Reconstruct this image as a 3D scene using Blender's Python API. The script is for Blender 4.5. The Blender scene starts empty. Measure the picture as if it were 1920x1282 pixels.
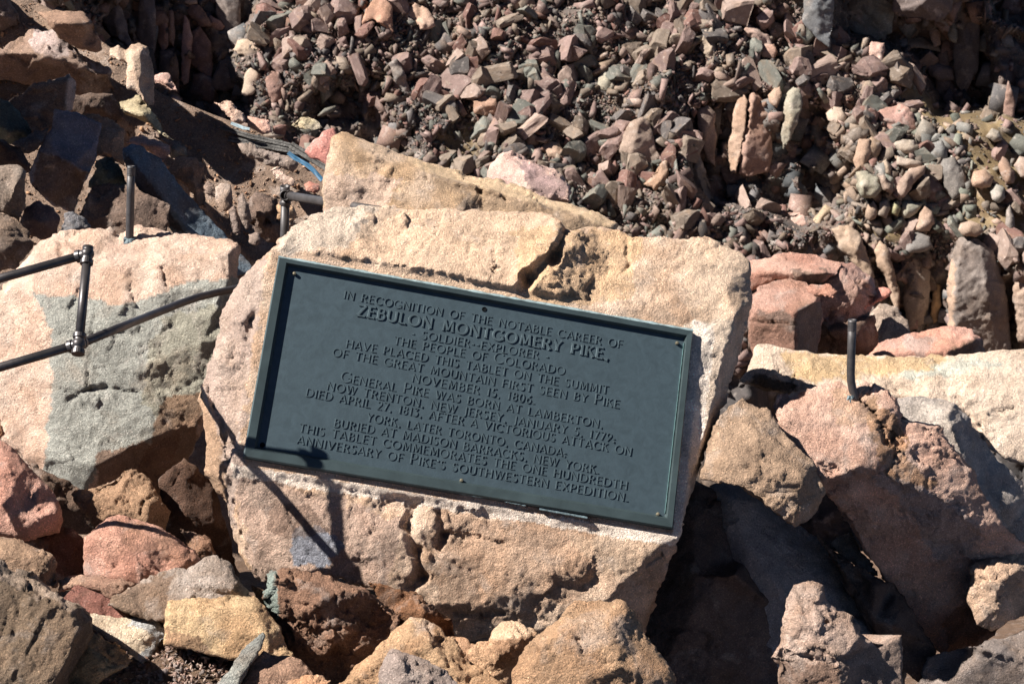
import bpy, bmesh, math, random, time
import numpy as np
from mathutils import Vector, Matrix
from mathutils.geometry import delaunay_2d_cdt

T0 = time.time()
scene = bpy.context.scene
col = scene.collection
random.seed(7)
rng = np.random.default_rng(7)

# ------------------------------------------------------------------ camera, sky, sun, exposure
FPX = 3200.0                      # focal length in pixels of a 1920 wide picture (60 mm on 36 mm)
PITCH = math.radians(25.0)
CAM = np.array([0.0, 0.0, 2.25])
RT = np.array([1.0, 0.0, 0.0])
UP = np.array([0.0, math.sin(PITCH), math.cos(PITCH)])
FW = np.array([0.0, math.cos(PITCH), -math.sin(PITCH)])
cd = bpy.data.cameras.new('camera')
cam = bpy.data.objects.new('camera', cd)
col.objects.link(cam)
cam.location = CAM
cam.rotation_euler = (math.radians(90) - PITCH, 0, 0)
cd.lens = 60.0
cd.sensor_width = 36.0
cd.clip_start = 0.05
cd.clip_end = 500.0
cd.dof.use_dof = True
cd.dof.focus_distance = 3.95
cd.dof.aperture_fstop = 22.0
scene.camera = cam

S_CAM = np.array([-0.67, 0.65, 0.36])
S = S_CAM[0] * RT + S_CAM[1] * UP - S_CAM[2] * FW
S = S / np.linalg.norm(S)
SUN_EL = math.asin(S[2])
SUN_AZ = math.atan2(S[0], S[1])   # clockwise from +Y
world = bpy.data.worlds.new('World')
scene.world = world
world.use_nodes = True
wn = world.node_tree
for n in list(wn.nodes):
    wn.nodes.remove(n)
sky = wn.nodes.new('ShaderNodeTexSky')
sky.sky_type = 'NISHITA'
sky.sun_disc = False
sky.sun_elevation = SUN_EL
sky.sun_rotation = SUN_AZ
sky.altitude = 4300.0
sky.air_density = 0.4
sky.dust_density = 0.0
bg = wn.nodes.new('ShaderNodeBackground')
bg.inputs['Strength'].default_value = 0.05
wo = wn.nodes.new('ShaderNodeOutputWorld')
wn.links.new(sky.outputs[0], bg.inputs[0])
wn.links.new(bg.outputs[0], wo.inputs[0])
sl = bpy.data.lights.new('sun', 'SUN')
sl.energy = 5.0
sl.angle = math.radians(0.53)
sl.color = (1.0, 0.955, 0.885)
sun = bpy.data.objects.new('sun', sl)
col.objects.link(sun)
sun.rotation_euler = Vector(S).to_track_quat('Z', 'Y').to_euler()
sun.location = (0, 0, 20)
scene.view_settings.view_transform = 'Standard'
scene.view_settings.look = 'None'
scene.view_settings.exposure = 1.25
scene.view_settings.gamma = 1.0
scene.view_settings.use_curve_mapping = False
scene.cycles.diffuse_bounces = 1

# ------------------------------------------------------------------ numpy noise
def _h(ix, iy, iz, seed):
    n = (ix.astype(np.int64) * 374761393 + iy.astype(np.int64) * 668265263 + iz.astype(np.int64) * 2147483647 + seed * 1274126177) & 0xffffffff
    n = ((n ^ (n >> 13)) * 1274126177) & 0xffffffff
    n = ((n ^ (n >> 16)) * 2246822519) & 0xffffffff
    n = n ^ (n >> 15)
    return n

def _u(n, k):
    m = (n * (2 * k + 1) + k * 747796405) & 0xffffffff
    m = ((m ^ (m >> 15)) * 2654435761) & 0xffffffff
    return ((m >> 8) & 0xffffff) / float(0xffffff)

def perlin(p, seed=0):
    i = np.floor(p).astype(np.int64)
    f = p - i
    w = f * f * f * (f * (f * 6 - 15) + 10)
    out = 0
    for dx in (0, 1):
        for dy in (0, 1):
            for dz in (0, 1):
                n = _h(i[:, 0] + dx, i[:, 1] + dy, i[:, 2] + dz, seed)
                gx = _u(n, 1) * 2 - 1; gy = _u(n, 2) * 2 - 1; gz = _u(n, 3) * 2 - 1
                d = gx * (f[:, 0] - dx) + gy * (f[:, 1] - dy) + gz * (f[:, 2] - dz)
                ww = (w[:, 0] if dx else 1 - w[:, 0]) * (w[:, 1] if dy else 1 - w[:, 1]) * (w[:, 2] if dz else 1 - w[:, 2])
                out = out + d * ww
    return out * 1.3

def fbm(p, seed=0, octv=4, gain=0.5):
    a = 1.0; s = 0; q = p.copy()
    for o in range(octv):
        s = s + a * perlin(q, seed + o * 17)
        q = q * 2.03 + 11.3
        a *= gain
    return s

def worley(p, seed=0):
    i = np.floor(p).astype(np.int64)
    n0 = len(p)
    F1 = np.full(n0, 9.0); F2 = np.full(n0, 9.0)
    V = np.zeros((n0, 3)); H = np.zeros(n0, dtype=np.int64)
    for dx in (-1, 0, 1):
        for dy in (-1, 0, 1):
            for dz in (-1, 0, 1):
                c0 = i[:, 0] + dx; c1 = i[:, 1] + dy; c2 = i[:, 2] + dz
                n = _h(c0, c1, c2, seed)
                v = np.stack([p[:, 0] - c0 - _u(n, 1), p[:, 1] - c1 - _u(n, 2), p[:, 2] - c2 - _u(n, 3)], 1)
                d = np.sqrt((v * v).sum(1))
                m = d < F1
                F2 = np.where(m, F1, np.minimum(F2, d))
                F1 = np.where(m, d, F1)
                V[m] = v[m]; H[m] = n[m]
    return F1, F2, V, H

def chips(p, seed=0):
    """piecewise tilted planes: the look of fractured stone"""
    F1, F2, V, H = worley(p, seed)
    g = np.stack([_u(H, 4) * 2 - 1, _u(H, 5) * 2 - 1, _u(H, 6) * 2 - 1], 1)
    return (V * g).sum(1) * 1.6 + (_u(H, 7) - 0.5) * 0.3, F2 - F1

def srgb(c):
    c = np.array(c, float) / 255.0
    return np.where(c <= 0.04045, c / 12.92, ((c + 0.055) / 1.055) ** 2.4)

# ------------------------------------------------------------------ spaces
def muted(c, k=0.25):
    c = np.array(c, float); g = c @ np.array([.3, .59, .11])
    return (c * (1 - k) + (g + np.array([6, -1, -3.0])) * k) * 1.06

def unproj(px, py, D):
    px = np.asarray(px, float); py = np.asarray(py, float); D = np.asarray(D, float)
    X = (px - 960) / FPX * D; Y = (641 - py) / FPX * D
    return CAM + X[..., None] * RT + Y[..., None] * UP + D[..., None] * FW

def iso2world(P, D0):
    """P[:,0]=picture x, P[:,1]=-(picture y), P[:,2]=height towards the viewer, all in pixel sized units at distance D0"""
    return unproj(P[:, 0], -P[:, 1], D0 * (1 - P[:, 2] / FPX))

# ------------------------------------------------------------------ objects
def tag(o, label=None, cat=None, group=None, kind=None):
    if label: o['label'] = label
    if cat: o['category'] = cat
    if group: o['group'] = group
    if kind: o['kind'] = kind
    return o

def empty(name, loc, label, cat, group=None):
    o = bpy.data.objects.new(name, None)
    col.objects.link(o)
    o.empty_display_size = 0.1
    o.location = Vector(loc)
    return tag(o, label, cat, group)

def mesh_obj(name, V, F, mat, parent=None, colors=None, smooth=True, origin=None, tris=True):
    V = np.asarray(V, float)
    if origin is None:
        origin = np.array([V[:, 0].mean(), V[:, 1].mean(), V[:, 2].min()]) if parent is None else np.array(parent.location)
    V = V - origin
    me = bpy.data.meshes.new(name)
    if tris and len(F):
        F = np.asarray(F, dtype=np.int32)
        k = F.shape[1]
        me.vertices.add(len(V)); me.vertices.foreach_set('co', V.ravel())
        me.loops.add(F.size); me.loops.foreach_set('vertex_index', F.ravel())
        me.polygons.add(len(F))
        me.polygons.foreach_set('loop_start', np.arange(0, F.size, k, dtype=np.int32))
        me.polygons.foreach_set('loop_total', np.full(len(F), k, dtype=np.int32))
        me.update(calc_edges=True)
        me.validate()
    else:
        me.from_pydata(V.tolist(), [], [list(f) for f in F])
    if smooth:
        me.polygons.foreach_set('use_smooth', np.ones(len(me.polygons), dtype=bool))
    if colors is not None and len(colors) == len(me.vertices):
        a = me.color_attributes.new('Col', 'FLOAT_COLOR', 'POINT')
        c4 = np.ones((len(colors), 4)); c4[:, :3] = colors
        a.data.foreach_set('color', c4.ravel())
    me.materials.append(mat)
    me.update()
    o = bpy.data.objects.new(name, me)
    col.objects.link(o)
    if parent is None:
        o.location = Vector(origin)
    else:
        o.parent = parent
    return o

# ------------------------------------------------------------------ materials
def rock_material(name, source, sc, bump=1.0, speck=1.0, stain=0.28, dist=0.01):
    m = bpy.data.materials.new(name)
    m.use_nodes = True
    nt = m.node_tree; N = nt.nodes; L = nt.links
    for n in list(N): N.remove(n)
    out = N.new('ShaderNodeOutputMaterial'); bs = N.new('ShaderNodeBsdfPrincipled')
    L.new(bs.outputs[0], out.inputs[0])
    tc = N.new('ShaderNodeTexCoord'); oi = N.new('ShaderNodeObjectInfo')
    off = N.new('ShaderNodeVectorMath'); off.operation = 'ADD'
    mul = N.new('ShaderNodeMath'); mul.operation = 'MULTIPLY'; mul.inputs[1].default_value = 37.0
    L.new(oi.outputs['Random'], mul.inputs[0]); L.new(tc.outputs['Object'], off.inputs[0]); L.new(mul.outputs[0], off.inputs[1])
    if source == 'attr':
        b = N.new('ShaderNodeAttribute'); b.attribute_name = 'Col'; base = b.outputs['Color']
    else:
        base = oi.outputs['Color']
    def noise(s, det=6, rough=0.6, dis=0.0):
        n = N.new('ShaderNodeTexNoise'); n.inputs['Scale'].default_value = s
        n.inputs['Detail'].default_value = det; n.inputs['Roughness'].default_value = rough
        n.inputs['Distortion'].default_value = dis
        L.new(off.outputs[0], n.inputs['Vector']); return n.outputs['Fac']
    def ramp(f, a, b_, lo=0.0, hi=1.0):
        r = N.new('ShaderNodeMapRange'); r.inputs['From Min'].default_value = a; r.inputs['From Max'].default_value = b_
        r.inputs['To Min'].default_value = lo; r.inputs['To Max'].default_value = hi
        L.new(f, r.inputs['Value']); return r.outputs[0]
    def mix(bt, fac, a, b_):
        x = N.new('ShaderNodeMix'); x.data_type = 'RGBA'; x.blend_type = bt
        if isinstance(fac, float): x.inputs['Factor'].default_value = fac
        else: L.new(fac, x.inputs['Factor'])
        for s, v in ((6, a), (7, b_)):
            if isinstance(v, tuple): x.inputs[s].default_value = v
            else: L.new(v, x.inputs[s])
        return x.outputs[2]
    v1 = ramp(noise(sc * 5, 8, 0.65, 0.3), 0.3, 0.7, 0.74, 1.22)
    c = mix('MULTIPLY', 1.0, base, v1)
    # rusty stains and paler bleached patches
    st = ramp(noise(sc * 2.2, 6, 0.62, 0.6), 0.52, 0.68, 0.0, stain)
    c = mix('MIX', st, c, (0.33, 0.21, 0.13, 1))
    pl = ramp(noise(sc * 3.7 + 1.3, 5, 0.6, 0.4), 0.56, 0.72, 0.0, 0.45)
    c = mix('MIX', pl, c, (0.50, 0.43, 0.385, 1))
    # crystals: dark mica and pale feldspar grains
    g1 = ramp(noise(sc * 60, 3, 0.7), 0.34, 0.42, 0.45 , 1.0)
    c = mix('MULTIPLY', 0.8 * speck, c, g1)
    g2 = ramp(noise(sc * 75 + 3, 2, 0.7), 0.56, 0.64, 0.0, 0.6 * speck)
    c = mix('MULTIPLY', g2, c, (2.1, 2.0, 1.95, 1))
    L.new(c, bs.inputs['Base Color'])
    bs.inputs['Roughness'].default_value = 0.82
    bs.inputs['Specular IOR Level'].default_value = 0.22
    nb = noise(sc * 12, 9, 0.62, 0.0); nf = noise(sc * 75, 5, 0.7, 0.0)
    vo = N.new('ShaderNodeTexVoronoi'); vo.feature = 'DISTANCE_TO_EDGE'; vo.inputs['Scale'].default_value = sc * 7
    dv = N.new('ShaderNodeVectorMath'); dv.operation = 'MULTIPLY_ADD'
    nv = N.new('ShaderNodeTexNoise'); nv.inputs['Scale'].default_value = sc * 6; nv.inputs['Detail'].default_value = 5
    L.new(off.outputs[0], nv.inputs['Vector']); L.new(nv.outputs['Color'], dv.inputs[0])
    dv.inputs[1].default_value = (0.5 / sc,) * 3; L.new(off.outputs[0], dv.inputs[2]); L.new(dv.outputs[0], vo.inputs['Vector'])
    cr = ramp(vo.outputs['Distance'], 0.0, 0.025, -0.5, 0.0)
    crm = N.new('ShaderNodeMath'); crm.operation = 'MULTIPLY'; L.new(cr, crm.inputs[0]); L.new(ramp(noise(sc * 3, 2), 0.5, 0.6), crm.inputs[1])
    a1 = N.new('ShaderNodeMath'); a1.operation = 'MULTIPLY_ADD'; L.new(nb, a1.inputs[0]); a1.inputs[1].default_value = 1.3
    L.new(crm.outputs[0], a1.inputs[2])
    a2 = N.new('ShaderNodeMath'); a2.operation = 'MULTIPLY_ADD'; L.new(nf, a2.inputs[0]); a2.inputs[1].default_value = 0.9
    L.new(a1.outputs[0], a2.inputs[2])
    bp = N.new('ShaderNodeBump'); bp.inputs['Strength'].default_value = bump; bp.inputs['Distance'].default_value = dist
    L.new(a2.outputs[0], bp.inputs['Height']); L.new(bp.outputs[0], bs.inputs['Normal'])
    return m

def simple_material(name, color, rough=0.5, metal=0.0, var=0.25, sc=30, bump=0.15, dist=0.002, spec=0.5, var2=None):
    m = bpy.data.materials.new(name); m.use_nodes = True
    nt = m.node_tree; N = nt.nodes; L = nt.links
    bs = N['Principled BSDF']
    tc = N.new('ShaderNodeTexCoord')
    n = N.new('ShaderNodeTexNoise'); n.inputs['Scale'].default_value = sc; n.inputs['Detail'].default_value = 7; n.inputs['Roughness'].default_value = 0.65
    n.inputs['Distortion'].default_value = 0.8
    L.new(tc.outputs['Object'], n.inputs['Vector'])
    x = N.new('ShaderNodeMix'); x.data_type = 'RGBA'
    r = N.new('ShaderNodeMapRange'); r.inputs['From Min'].default_value = 0.35; r.inputs['From Max'].default_value = 0.65
    L.new(n.outputs['Fac'], r.inputs['Value']); L.new(r.outputs[0], x.inputs['Factor'])
    c = np.array(color)
    x.inputs[6].default_value = (*(c * (1 - var)), 1)
    x.inputs[7].default_value = (*(c * (1 + var)), 1) if var2 is None else (*var2, 1)
    L.new(x.outputs[2], bs.inputs['Base Color'])
    bs.inputs['Roughness'].default_value = rough; bs.inputs['Metallic'].default_value = metal
    bs.inputs['Specular IOR Level'].default_value = spec
    b = N.new('ShaderNodeBump'); b.inputs['Strength'].default_value = bump; b.inputs['Distance'].default_value = dist
    n2 = N.new('ShaderNodeTexNoise'); n2.inputs['Scale'].default_value = sc * 6; n2.inputs['Detail'].default_value = 6
    L.new(tc.outputs['Object'], n2.inputs['Vector'])
    L.new(n2.outputs['Fac'], b.inputs['Height']); L.new(b.outputs[0], bs.inputs['Normal'])
    return m

M_NEAR = rock_material('granite_near', 'attr', 3.2, bump=1.0, dist=0.011)
M_MID = rock_material('granite_middle_distance', 'attr', 1.6, bump=0.7, dist=0.015)
M_FAR = rock_material('granite_far', 'attr', 0.22, bump=0.35, speck=0.7, dist=0.05)
M_FARO = rock_material('granite_far_stone', 'objcol', 0.5, bump=0.3, speck=0.5, dist=0.03)
M_TILE = simple_material('plate_bronze', (0.052, 0.076, 0.090), rough=0.42, metal=0.3, var=0.13, sc=40, bump=0.25, dist=0.0008)
M_FRAME = simple_material('frame_bronze', (0.048, 0.068, 0.072), rough=0.4, metal=0.35, var=0.2, sc=9, bump=0.2, dist=0.0008)
M_LETTER = simple_material('letter_bronze', (0.078, 0.108, 0.122), rough=0.36, metal=0.35, var=0.12, sc=20, bump=0.1, dist=0.0005)
M_PATINA = simple_material('worn_edge', (0.24, 0.31, 0.32), rough=0.5, metal=0.2, var=0.35, sc=60, bump=0.3, dist=0.001)
M_IRON = simple_material('dark_iron_pipe', (0.062, 0.055, 0.055), rough=0.42, metal=0.55, var=0.3, sc=25, bump=0.25, dist=0.001)
M_IRON_L = simple_material('grey_iron_pipe', (0.068, 0.062, 0.062), rough=0.5, metal=0.4, var=0.3, sc=35, bump=0.3, dist=0.001)
M_SCREW = simple_material('screw_brass', (0.22, 0.19, 0.13), rough=0.45, metal=0.6, var=0.3, sc=80)
M_WOOD = simple_material('weathered_timber', (0.10, 0.095, 0.09), rough=0.85, var=0.5, sc=18, bump=0.6, dist=0.01, spec=0.2)
M_BLUE = simple_material('blue_scrap', (0.03, 0.11, 0.20), rough=0.55, var=0.3, sc=10, bump=0.2)
M_LEAD = simple_material('grey_lead_packing', (0.085, 0.12, 0.135), rough=0.6, var=0.5, sc=60, bump=0.6, dist=0.003)

# ------------------------------------------------------------------ the rock builder
def _resample(pts, step):
    out = []; hs = []
    n = len(pts)
    for i in range(n):
        a = np.array(pts[i], float); b = np.array(pts[(i + 1) % n], float)
        L = math.hypot(*(b[:2] - a[:2])); k = max(1, int(round(L / step)))
        for j in range(k):
            out.append(a + (b - a) * j / k)
    return np.array(out)

def _inpoly(x, y, poly):
    inside = np.zeros(len(x), bool)
    n = len(poly)
    for i in range(n):
        x1, y1 = poly[i][:2]; x2, y2 = poly[(i + 1) % n][:2]
        c = ((y1 > y) != (y2 > y))
        with np.errstate(divide='ignore', invalid='ignore'):
            xi = (x2 - x1) * (y - y1) / ((y2 - y1) if y2 != y1 else 1e-9) + x1
        inside ^= c & (x < xi)
    return inside

def _segdist(x, y, a, b):
    ax, ay = a[:2]; bx, by = b[:2]
    dx, dy = bx - ax, by - ay
    t = np.clip(((x - ax) * dx + (y - ay) * dy) / (dx * dx + dy * dy + 1e-9), 0, 1)
    return np.hypot(x - ax - t * dx, y - ay - t * dy), t

def normals(P, T):
    n = np.cross(P[T[:, 1]] - P[T[:, 0]], P[T[:, 2]] - P[T[:, 0]])
    N = np.zeros_like(P)
    for k in range(3):
        for c in range(3):
            N[:, c] += np.bincount(T[:, k], weights=n[:, c], minlength=len(P))
    l = np.linalg.norm(N, axis=1); l[l == 0] = 1
    return N / l[:, None]

SEED = [100]
def rock(name, label, D, outline, tilt=(0.0, 0.3), ridges=(), pts=(), thick=None, c=(176, 142, 110), c2=None,
         regions=(), cuts=(), step=5.0, rough=1.0, chip=1.0, rd=5.0, mat=None, cat='rock', group=None, seed=None,
         parent=None, jit=2.2, kind=None, squash=0.0, auto=True, dark=0.5, hmul=1.0, flats=(), sm_it=1, flat_shade=True):
    SEED[0] += 13
    seed = SEED[0] if seed is None else seed
    rs = np.random.default_rng(seed)
    ox = np.array([p[0] for p in outline], float); oy = np.array([p[1] for p in outline], float)
    cx, cy = ox.mean(), oy.mean()
    size = min(ox.max() - ox.min(), oy.max() - oy.min())
    ta, tb = tilt
    def plane(x, y): return ta * (x - cx) + tb * (y - cy)
    ctrl = []; edges = []
    for p in outline:
        ctrl.append((p[0], p[1], plane(p[0], p[1]) + (p[2] if len(p) > 2 else 0.0)))
    no = len(ctrl)
    if auto and not ridges and not pts:
        k = 3 if size < 60 else 4
        for j in range(k):
            ang = rs.uniform(0, 6.28); r = rs.uniform(0.1, 0.45)
            pts = list(pts) + [(cx + math.cos(ang) * r * (ox.max() - ox.min()) / 2, cy + math.sin(ang) * r * (oy.max() - oy.min()) / 2, rs.uniform(0.12, 0.3) * size)]
    for r in ridges:
        base = len(ctrl)
        for j, p in enumerate(r):
            ctrl.append((p[0], p[1], plane(p[0], p[1]) + p[2] * hmul))
            if j: edges.append((base + j - 1, base + j))
    for p in pts:
        if _inpoly(np.array([p[0]]), np.array([p[1]]), outline)[0]:
            ctrl.append((p[0], p[1], plane(p[0], p[1]) + p[2] * hmul))
    # coarse facets
    area = sum(outline[i][0] * outline[(i + 1) % no][1] - outline[(i + 1) % no][0] * outline[i][1] for i in range(no))
    cv, ce, cf, ov, oe, of_ = delaunay_2d_cdt([Vector(p[:2]) for p in ctrl], edges, [list(range(no))] if area > 0 else [list(range(no))[::-1]], 1, 1e-4)
    ch = np.array([ctrl[o[0]][2] if o else np.nan for o in ov])
    cxy = np.array([(v.x, v.y) for v in cv])
    for i in np.where(np.isnan(ch))[0]:      # crossings: nearest control height
        d = [(p[0] - cxy[i, 0]) ** 2 + (p[1] - cxy[i, 1]) ** 2 for p in ctrl]
        ch[i] = ctrl[int(np.argmin(d))][2]
    # dense outline, worn and uneven
    O = _resample([(p[0], p[1], h[2]) for p, h in zip(outline, ctrl)], step)
    s = np.arange(len(O)) * step
    nx = np.roll(O[:, 1], -1) - np.roll(O[:, 1], 1); ny = -(np.roll(O[:, 0], -1) - np.roll(O[:, 0], 1))
    l = np.hypot(nx, ny) + 1e-9
    q = np.stack([O[:, 0], O[:, 1], np.full(len(O), seed * 1.7)], 1)
    dj = perlin(q / 22.0, seed) * jit * 1.6 + perlin(q / 9.0, seed + 1) * jit
    O[:, 0] += nx / l * dj; O[:, 1] += ny / l * dj
    # interior lattice
    x0, x1, y0, y1 = O[:, 0].min(), O[:, 0].max(), O[:, 1].min(), O[:, 1].max()
    gx, gy = np.meshgrid(np.arange(x0, x1, step), np.arange(y0, y1, step * 0.866))
    gx = gx + (np.arange(gx.shape[0]) % 2)[:, None] * step / 2
    gx = gx.ravel() + rs.uniform(-0.22, 0.22, gx.size) * step; gy = gy.ravel() + rs.uniform(-0.22, 0.22, gy.size) * step
    m = _inpoly(gx, gy, O[:, :2])
    gx, gy = gx[m], gy[m]
    dmin = np.full(len(gx), 1e9)
    for i in range(len(O)):
        w = slice(None)
        dmin = np.minimum(dmin, np.hypot(gx - O[i, 0], gy - O[i, 1]))
    m = dmin > step * 0.62
    gx, gy = gx[m], gy[m]
    allv = [Vector((a, b)) for a, b in zip(O[:, 0], O[:, 1])] + [Vector((a, b)) for a, b in zip(gx, gy)]
    n = len(O)
    face = list(range(n)) if area > 0 else list(range(n))[::-1]
    dv, de, df, dov, _, _ = delaunay_2d_cdt(allv, [], [face], 1, 1e-4)
    x = np.array([v.x for v in dv]); y = np.array([v.y for v in dv])
    T = np.array([f for f in df if len(f) == 3], dtype=np.int64)
    ring = [-1] * n
    for i, o in enumerate(dov):
        for k in o:
            if k < n: ring[k] = i
    ring = [r for r in ring if r >= 0]
    # facet heights
    h = np.full(len(x), np.nan)
    for f in cf:
        a, b, c_ = cxy[f[0]], cxy[f[1]], cxy[f[2]]
        det = (b[1] - c_[1]) * (a[0] - c_[0]) + (c_[0] - b[0]) * (a[1] - c_[1])
        if abs(det) < 1e-6: continue
        w0 = ((b[1] - c_[1]) * (x - c_[0]) + (c_[0] - b[0]) * (y - c_[1])) / det
        w1 = ((c_[1] - a[1]) * (x - c_[0]) + (a[0] - c_[0]) * (y - c_[1])) / det
        w2 = 1 - w0 - w1
        m = (w0 > -1e-3) & (w1 > -1e-3) & (w2 > -1e-3) & np.isnan(h)
        h[m] = w0[m] * ch[f[0]] + w1[m] * ch[f[1]] + w2[m] * ch[f[2]]
    bad = np.where(np.isnan(h))[0]
    if len(bad):
        good = np.where(~np.isnan(h))[0]
        for i in bad:
            j = good[np.argmin((x[good] - x[i]) ** 2 + (y[good] - y[i]) ** 2)]
            h[i] = h[j]
    E = np.vstack([T[:, [0, 1]], T[:, [1, 2]], T[:, [2, 0]]])
    deg = np.bincount(E.ravel(), minlength=len(x)).astype(float); deg[deg == 0] = 1
    # rounding at the silhouette
    dm = np.full(len(x), 1e9)
    for i in range(n):
        dm = np.minimum(dm, np.hypot(x - O[i, 0], y - O[i, 1]))
    rd = rd * 0.7
    t = np.clip(dm / rd, 0, 1)
    h = h - rd * 0.9 * (1 - np.sqrt(1 - (1 - t) ** 2))
    for it in range(sm_it):
        sm = (np.bincount(E[:, 0], weights=h[E[:, 1]], minlength=len(x)) + np.bincount(E[:, 1], weights=h[E[:, 0]], minlength=len(x))) / deg
        h = 0.5 * h + 0.5 * sm
    qq = np.stack([x, y, np.full(len(x), seed * 0.37)], 1)
    wob = perlin(qq / 26.0, seed + 5) * 7 + perlin(qq / 9.0, seed + 6) * 3
    wob2 = perlin(qq / 23.0, seed + 7) * 7 + perlin(qq / 9.0, seed + 8) * 3
    for (line, wd, dp) in cuts:
        for a, b in zip(line[:-1], line[1:]):
            d, tt = _segdist(x + wob * min(1, wd / 9), y + wob2 * min(1, wd / 9), a, b)
            h = h - dp * np.clip(1 - d / wd, 0, 1)
    keep = np.ones(len(x))
    for (poly, fn, fd) in flats:              # dressed areas: plane, no roughness
        m = _inpoly(x, y, poly)
        dd = np.full(len(x), 1e9)
        for i in range(len(poly)):
            d, _t = _segdist(x, y, poly[i], poly[(i + 1) % len(poly)]); dd = np.minimum(dd, d)
        wgt = np.where(m, 1.0, np.clip(1 - dd / fd, 0, 1))
        h = h * (1 - wgt) + fn(x, y) * wgt
        keep = keep * (1 - 0.93 * wgt)
    # side and back
    if thick is None: thick = 0.8 * size
    P = [np.stack([x, -y, h], 1)]
    faces = [T]
    if area > 0: pass
    ringi = np.array(ring); base = len(x)
    prev = ringi
    hr = h[ringi]
    hback = np.minimum(hr, np.median(hr))
    for (f_, s_) in ((0.04, 1.0), (0.12, 1.0), (0.25, 0.99), (0.45, 0.96), (0.7, 0.88), (1.0, 0.66)):
        px_ = cx + (x[ringi] - cx) * s_; py_ = cy + (y[ringi] - cy) * s_
        ph = hr * (1 - f_) + hback * f_ - f_ * thick
        P.append(np.stack([px_, -py_, ph], 1))
        cur = np.arange(base, base + len(ringi)); base += len(ringi)
        a, b = prev, np.roll(prev, -1); c_, d_ = cur, np.roll(cur, -1)
        faces.append(np.stack([a, b, d_], 1)); faces.append(np.stack([a, d_, c_], 1))
        prev = cur
    P.append(np.array([[cx, -cy, P[-1][:, 2].mean() - 0.1 * thick]]))
    faces.append(np.stack([prev, np.roll(prev, -1), np.full(len(prev), base)], 1))
    P = np.vstack(P); 
    # orient: front faces towards the viewer (+z)
    Tf = faces[0]
    nz = np.cross(P[Tf[:, 1]] - P[Tf[:, 0]], P[Tf[:, 2]] - P[Tf[:, 0]])[:, 2]
    flip = nz < 0
    Tf = Tf.copy(); Tf[flip] = Tf[flip][:, ::-1]
    side = np.vstack(faces[1:])
    # side orientation: outline traversal sign in x,-y space
    A = np.sum(x[ringi] * -np.roll(y[ringi], -1) - np.roll(x[ringi], -1) * -y[ringi])
    if A > 0: side = side[:, ::-1]
    TT = np.vstack([Tf, side])
    N = normals(P, TT)
    q = P + seed * 3.1
    if squash:
        a = squash if isinstance(squash, (int, float)) else squash
        ca, sa = math.cos(a), math.sin(a)
        q = np.stack([(q[:, 0] * ca + q[:, 1] * sa) * 0.35, -q[:, 0] * sa + q[:, 1] * ca, q[:, 2]], 1)
    wv = np.stack([fbm(q / 60, seed + 20, 2), fbm(q / 60, seed + 21, 2), fbm(q / 60, seed + 22, 2)], 1)
    c1, e1 = chips(q / 85 + wv * 0.35, seed + 30)
    c2_, e2 = chips(q / 34 + wv * 0.5, seed + 31)
    kk = np.ones(len(P)); kk[:len(x)] = keep
    msk = np.clip(0.5 + 1.2 * fbm(q / 120, seed + 33, 2), 0.1, 1)
    d = rough * (3.0 * perlin(q / 110, seed) + 1.5 * fbm(q / 42, seed + 2, 3)) + chip * msk * (6.5 * c1 + 1.8 * c2_)
    c3_, e3 = chips(q / 15 + wv * 0.8, seed + 36)
    d = d + rough * (1.3 * fbm(q / 12, seed + 3, 2) + 1.0 * msk * c3_)
    tv = fbm(q / np.array([95.0, 70.0, 95.0]) + wv * 0.25, seed + 60, 3) * 5.0
    fr = tv - np.floor(tv)
    ter = np.floor(tv) + np.clip((fr - 0.86) / 0.14, 0, 1) - tv * 0.55
    tm = np.clip(0.5 + 1.5 * fbm(q / 140, seed + 61, 2), 0.15, 1)
    d = d + chip * tm * 5.5 * ter
    crack = np.clip(1 - e1 / 0.10, 0, 1) * np.clip(2.2 * fbm(q / 150, seed + 40, 2), 0, 1)
    d = d - chip * 3.0 * crack
    sc = min(1.0, size / 90.0 + 0.15)
    P = P + N * (d * kk * sc)[:, None]
    # stone colours; some regions also carry painted sun and shade
    base_c = srgb(muted(c)); c2v = srgb(muted(c2)) if c2 is not None else base_c * np.array([0.86, 0.78, 0.7])
    f = np.clip(0.5 + 1.3 * fbm(q / 70 + 5, seed + 50, 4), 0, 1)[:, None]
    C = base_c * (1 - f * 0.7) + c2v * f * 0.7
    X = P[:, 0]; Y = -P[:, 1]
    wx = fbm(q / 30, seed + 51, 3) * 16; wy = fbm(q / 30, seed + 52, 3) * 16
    for rg in regions:
        poly, rc = rg[0], srgb(muted(rg[1])); st = rg[2] if len(rg) > 2 else 0.85; wf = rg[3] if len(rg) > 3 else 1.0
        m = _inpoly(X + wx * wf, Y + wy * wf, poly)
        k = (m * st)[:, None]
        C = C * (1 - k) + (rc * (0.85 + 0.3 * f)) * k
    C = C * (1 - 0.3 * np.clip(crack, 0, 1))[:, None]  # crease shade put into the colour along the cracks
    W = iso2world(P, D)
    if mat is None: mat = M_NEAR if D < 5.8 else (M_MID if D < 20 else M_FAR)
    o = mesh_obj(name, W, TT, mat, parent=parent, colors=C, smooth=not flat_shade)
    if parent is None and kind is None: tag(o, label, cat, group)
    elif kind: tag(o, kind=kind)
    return o
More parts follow.
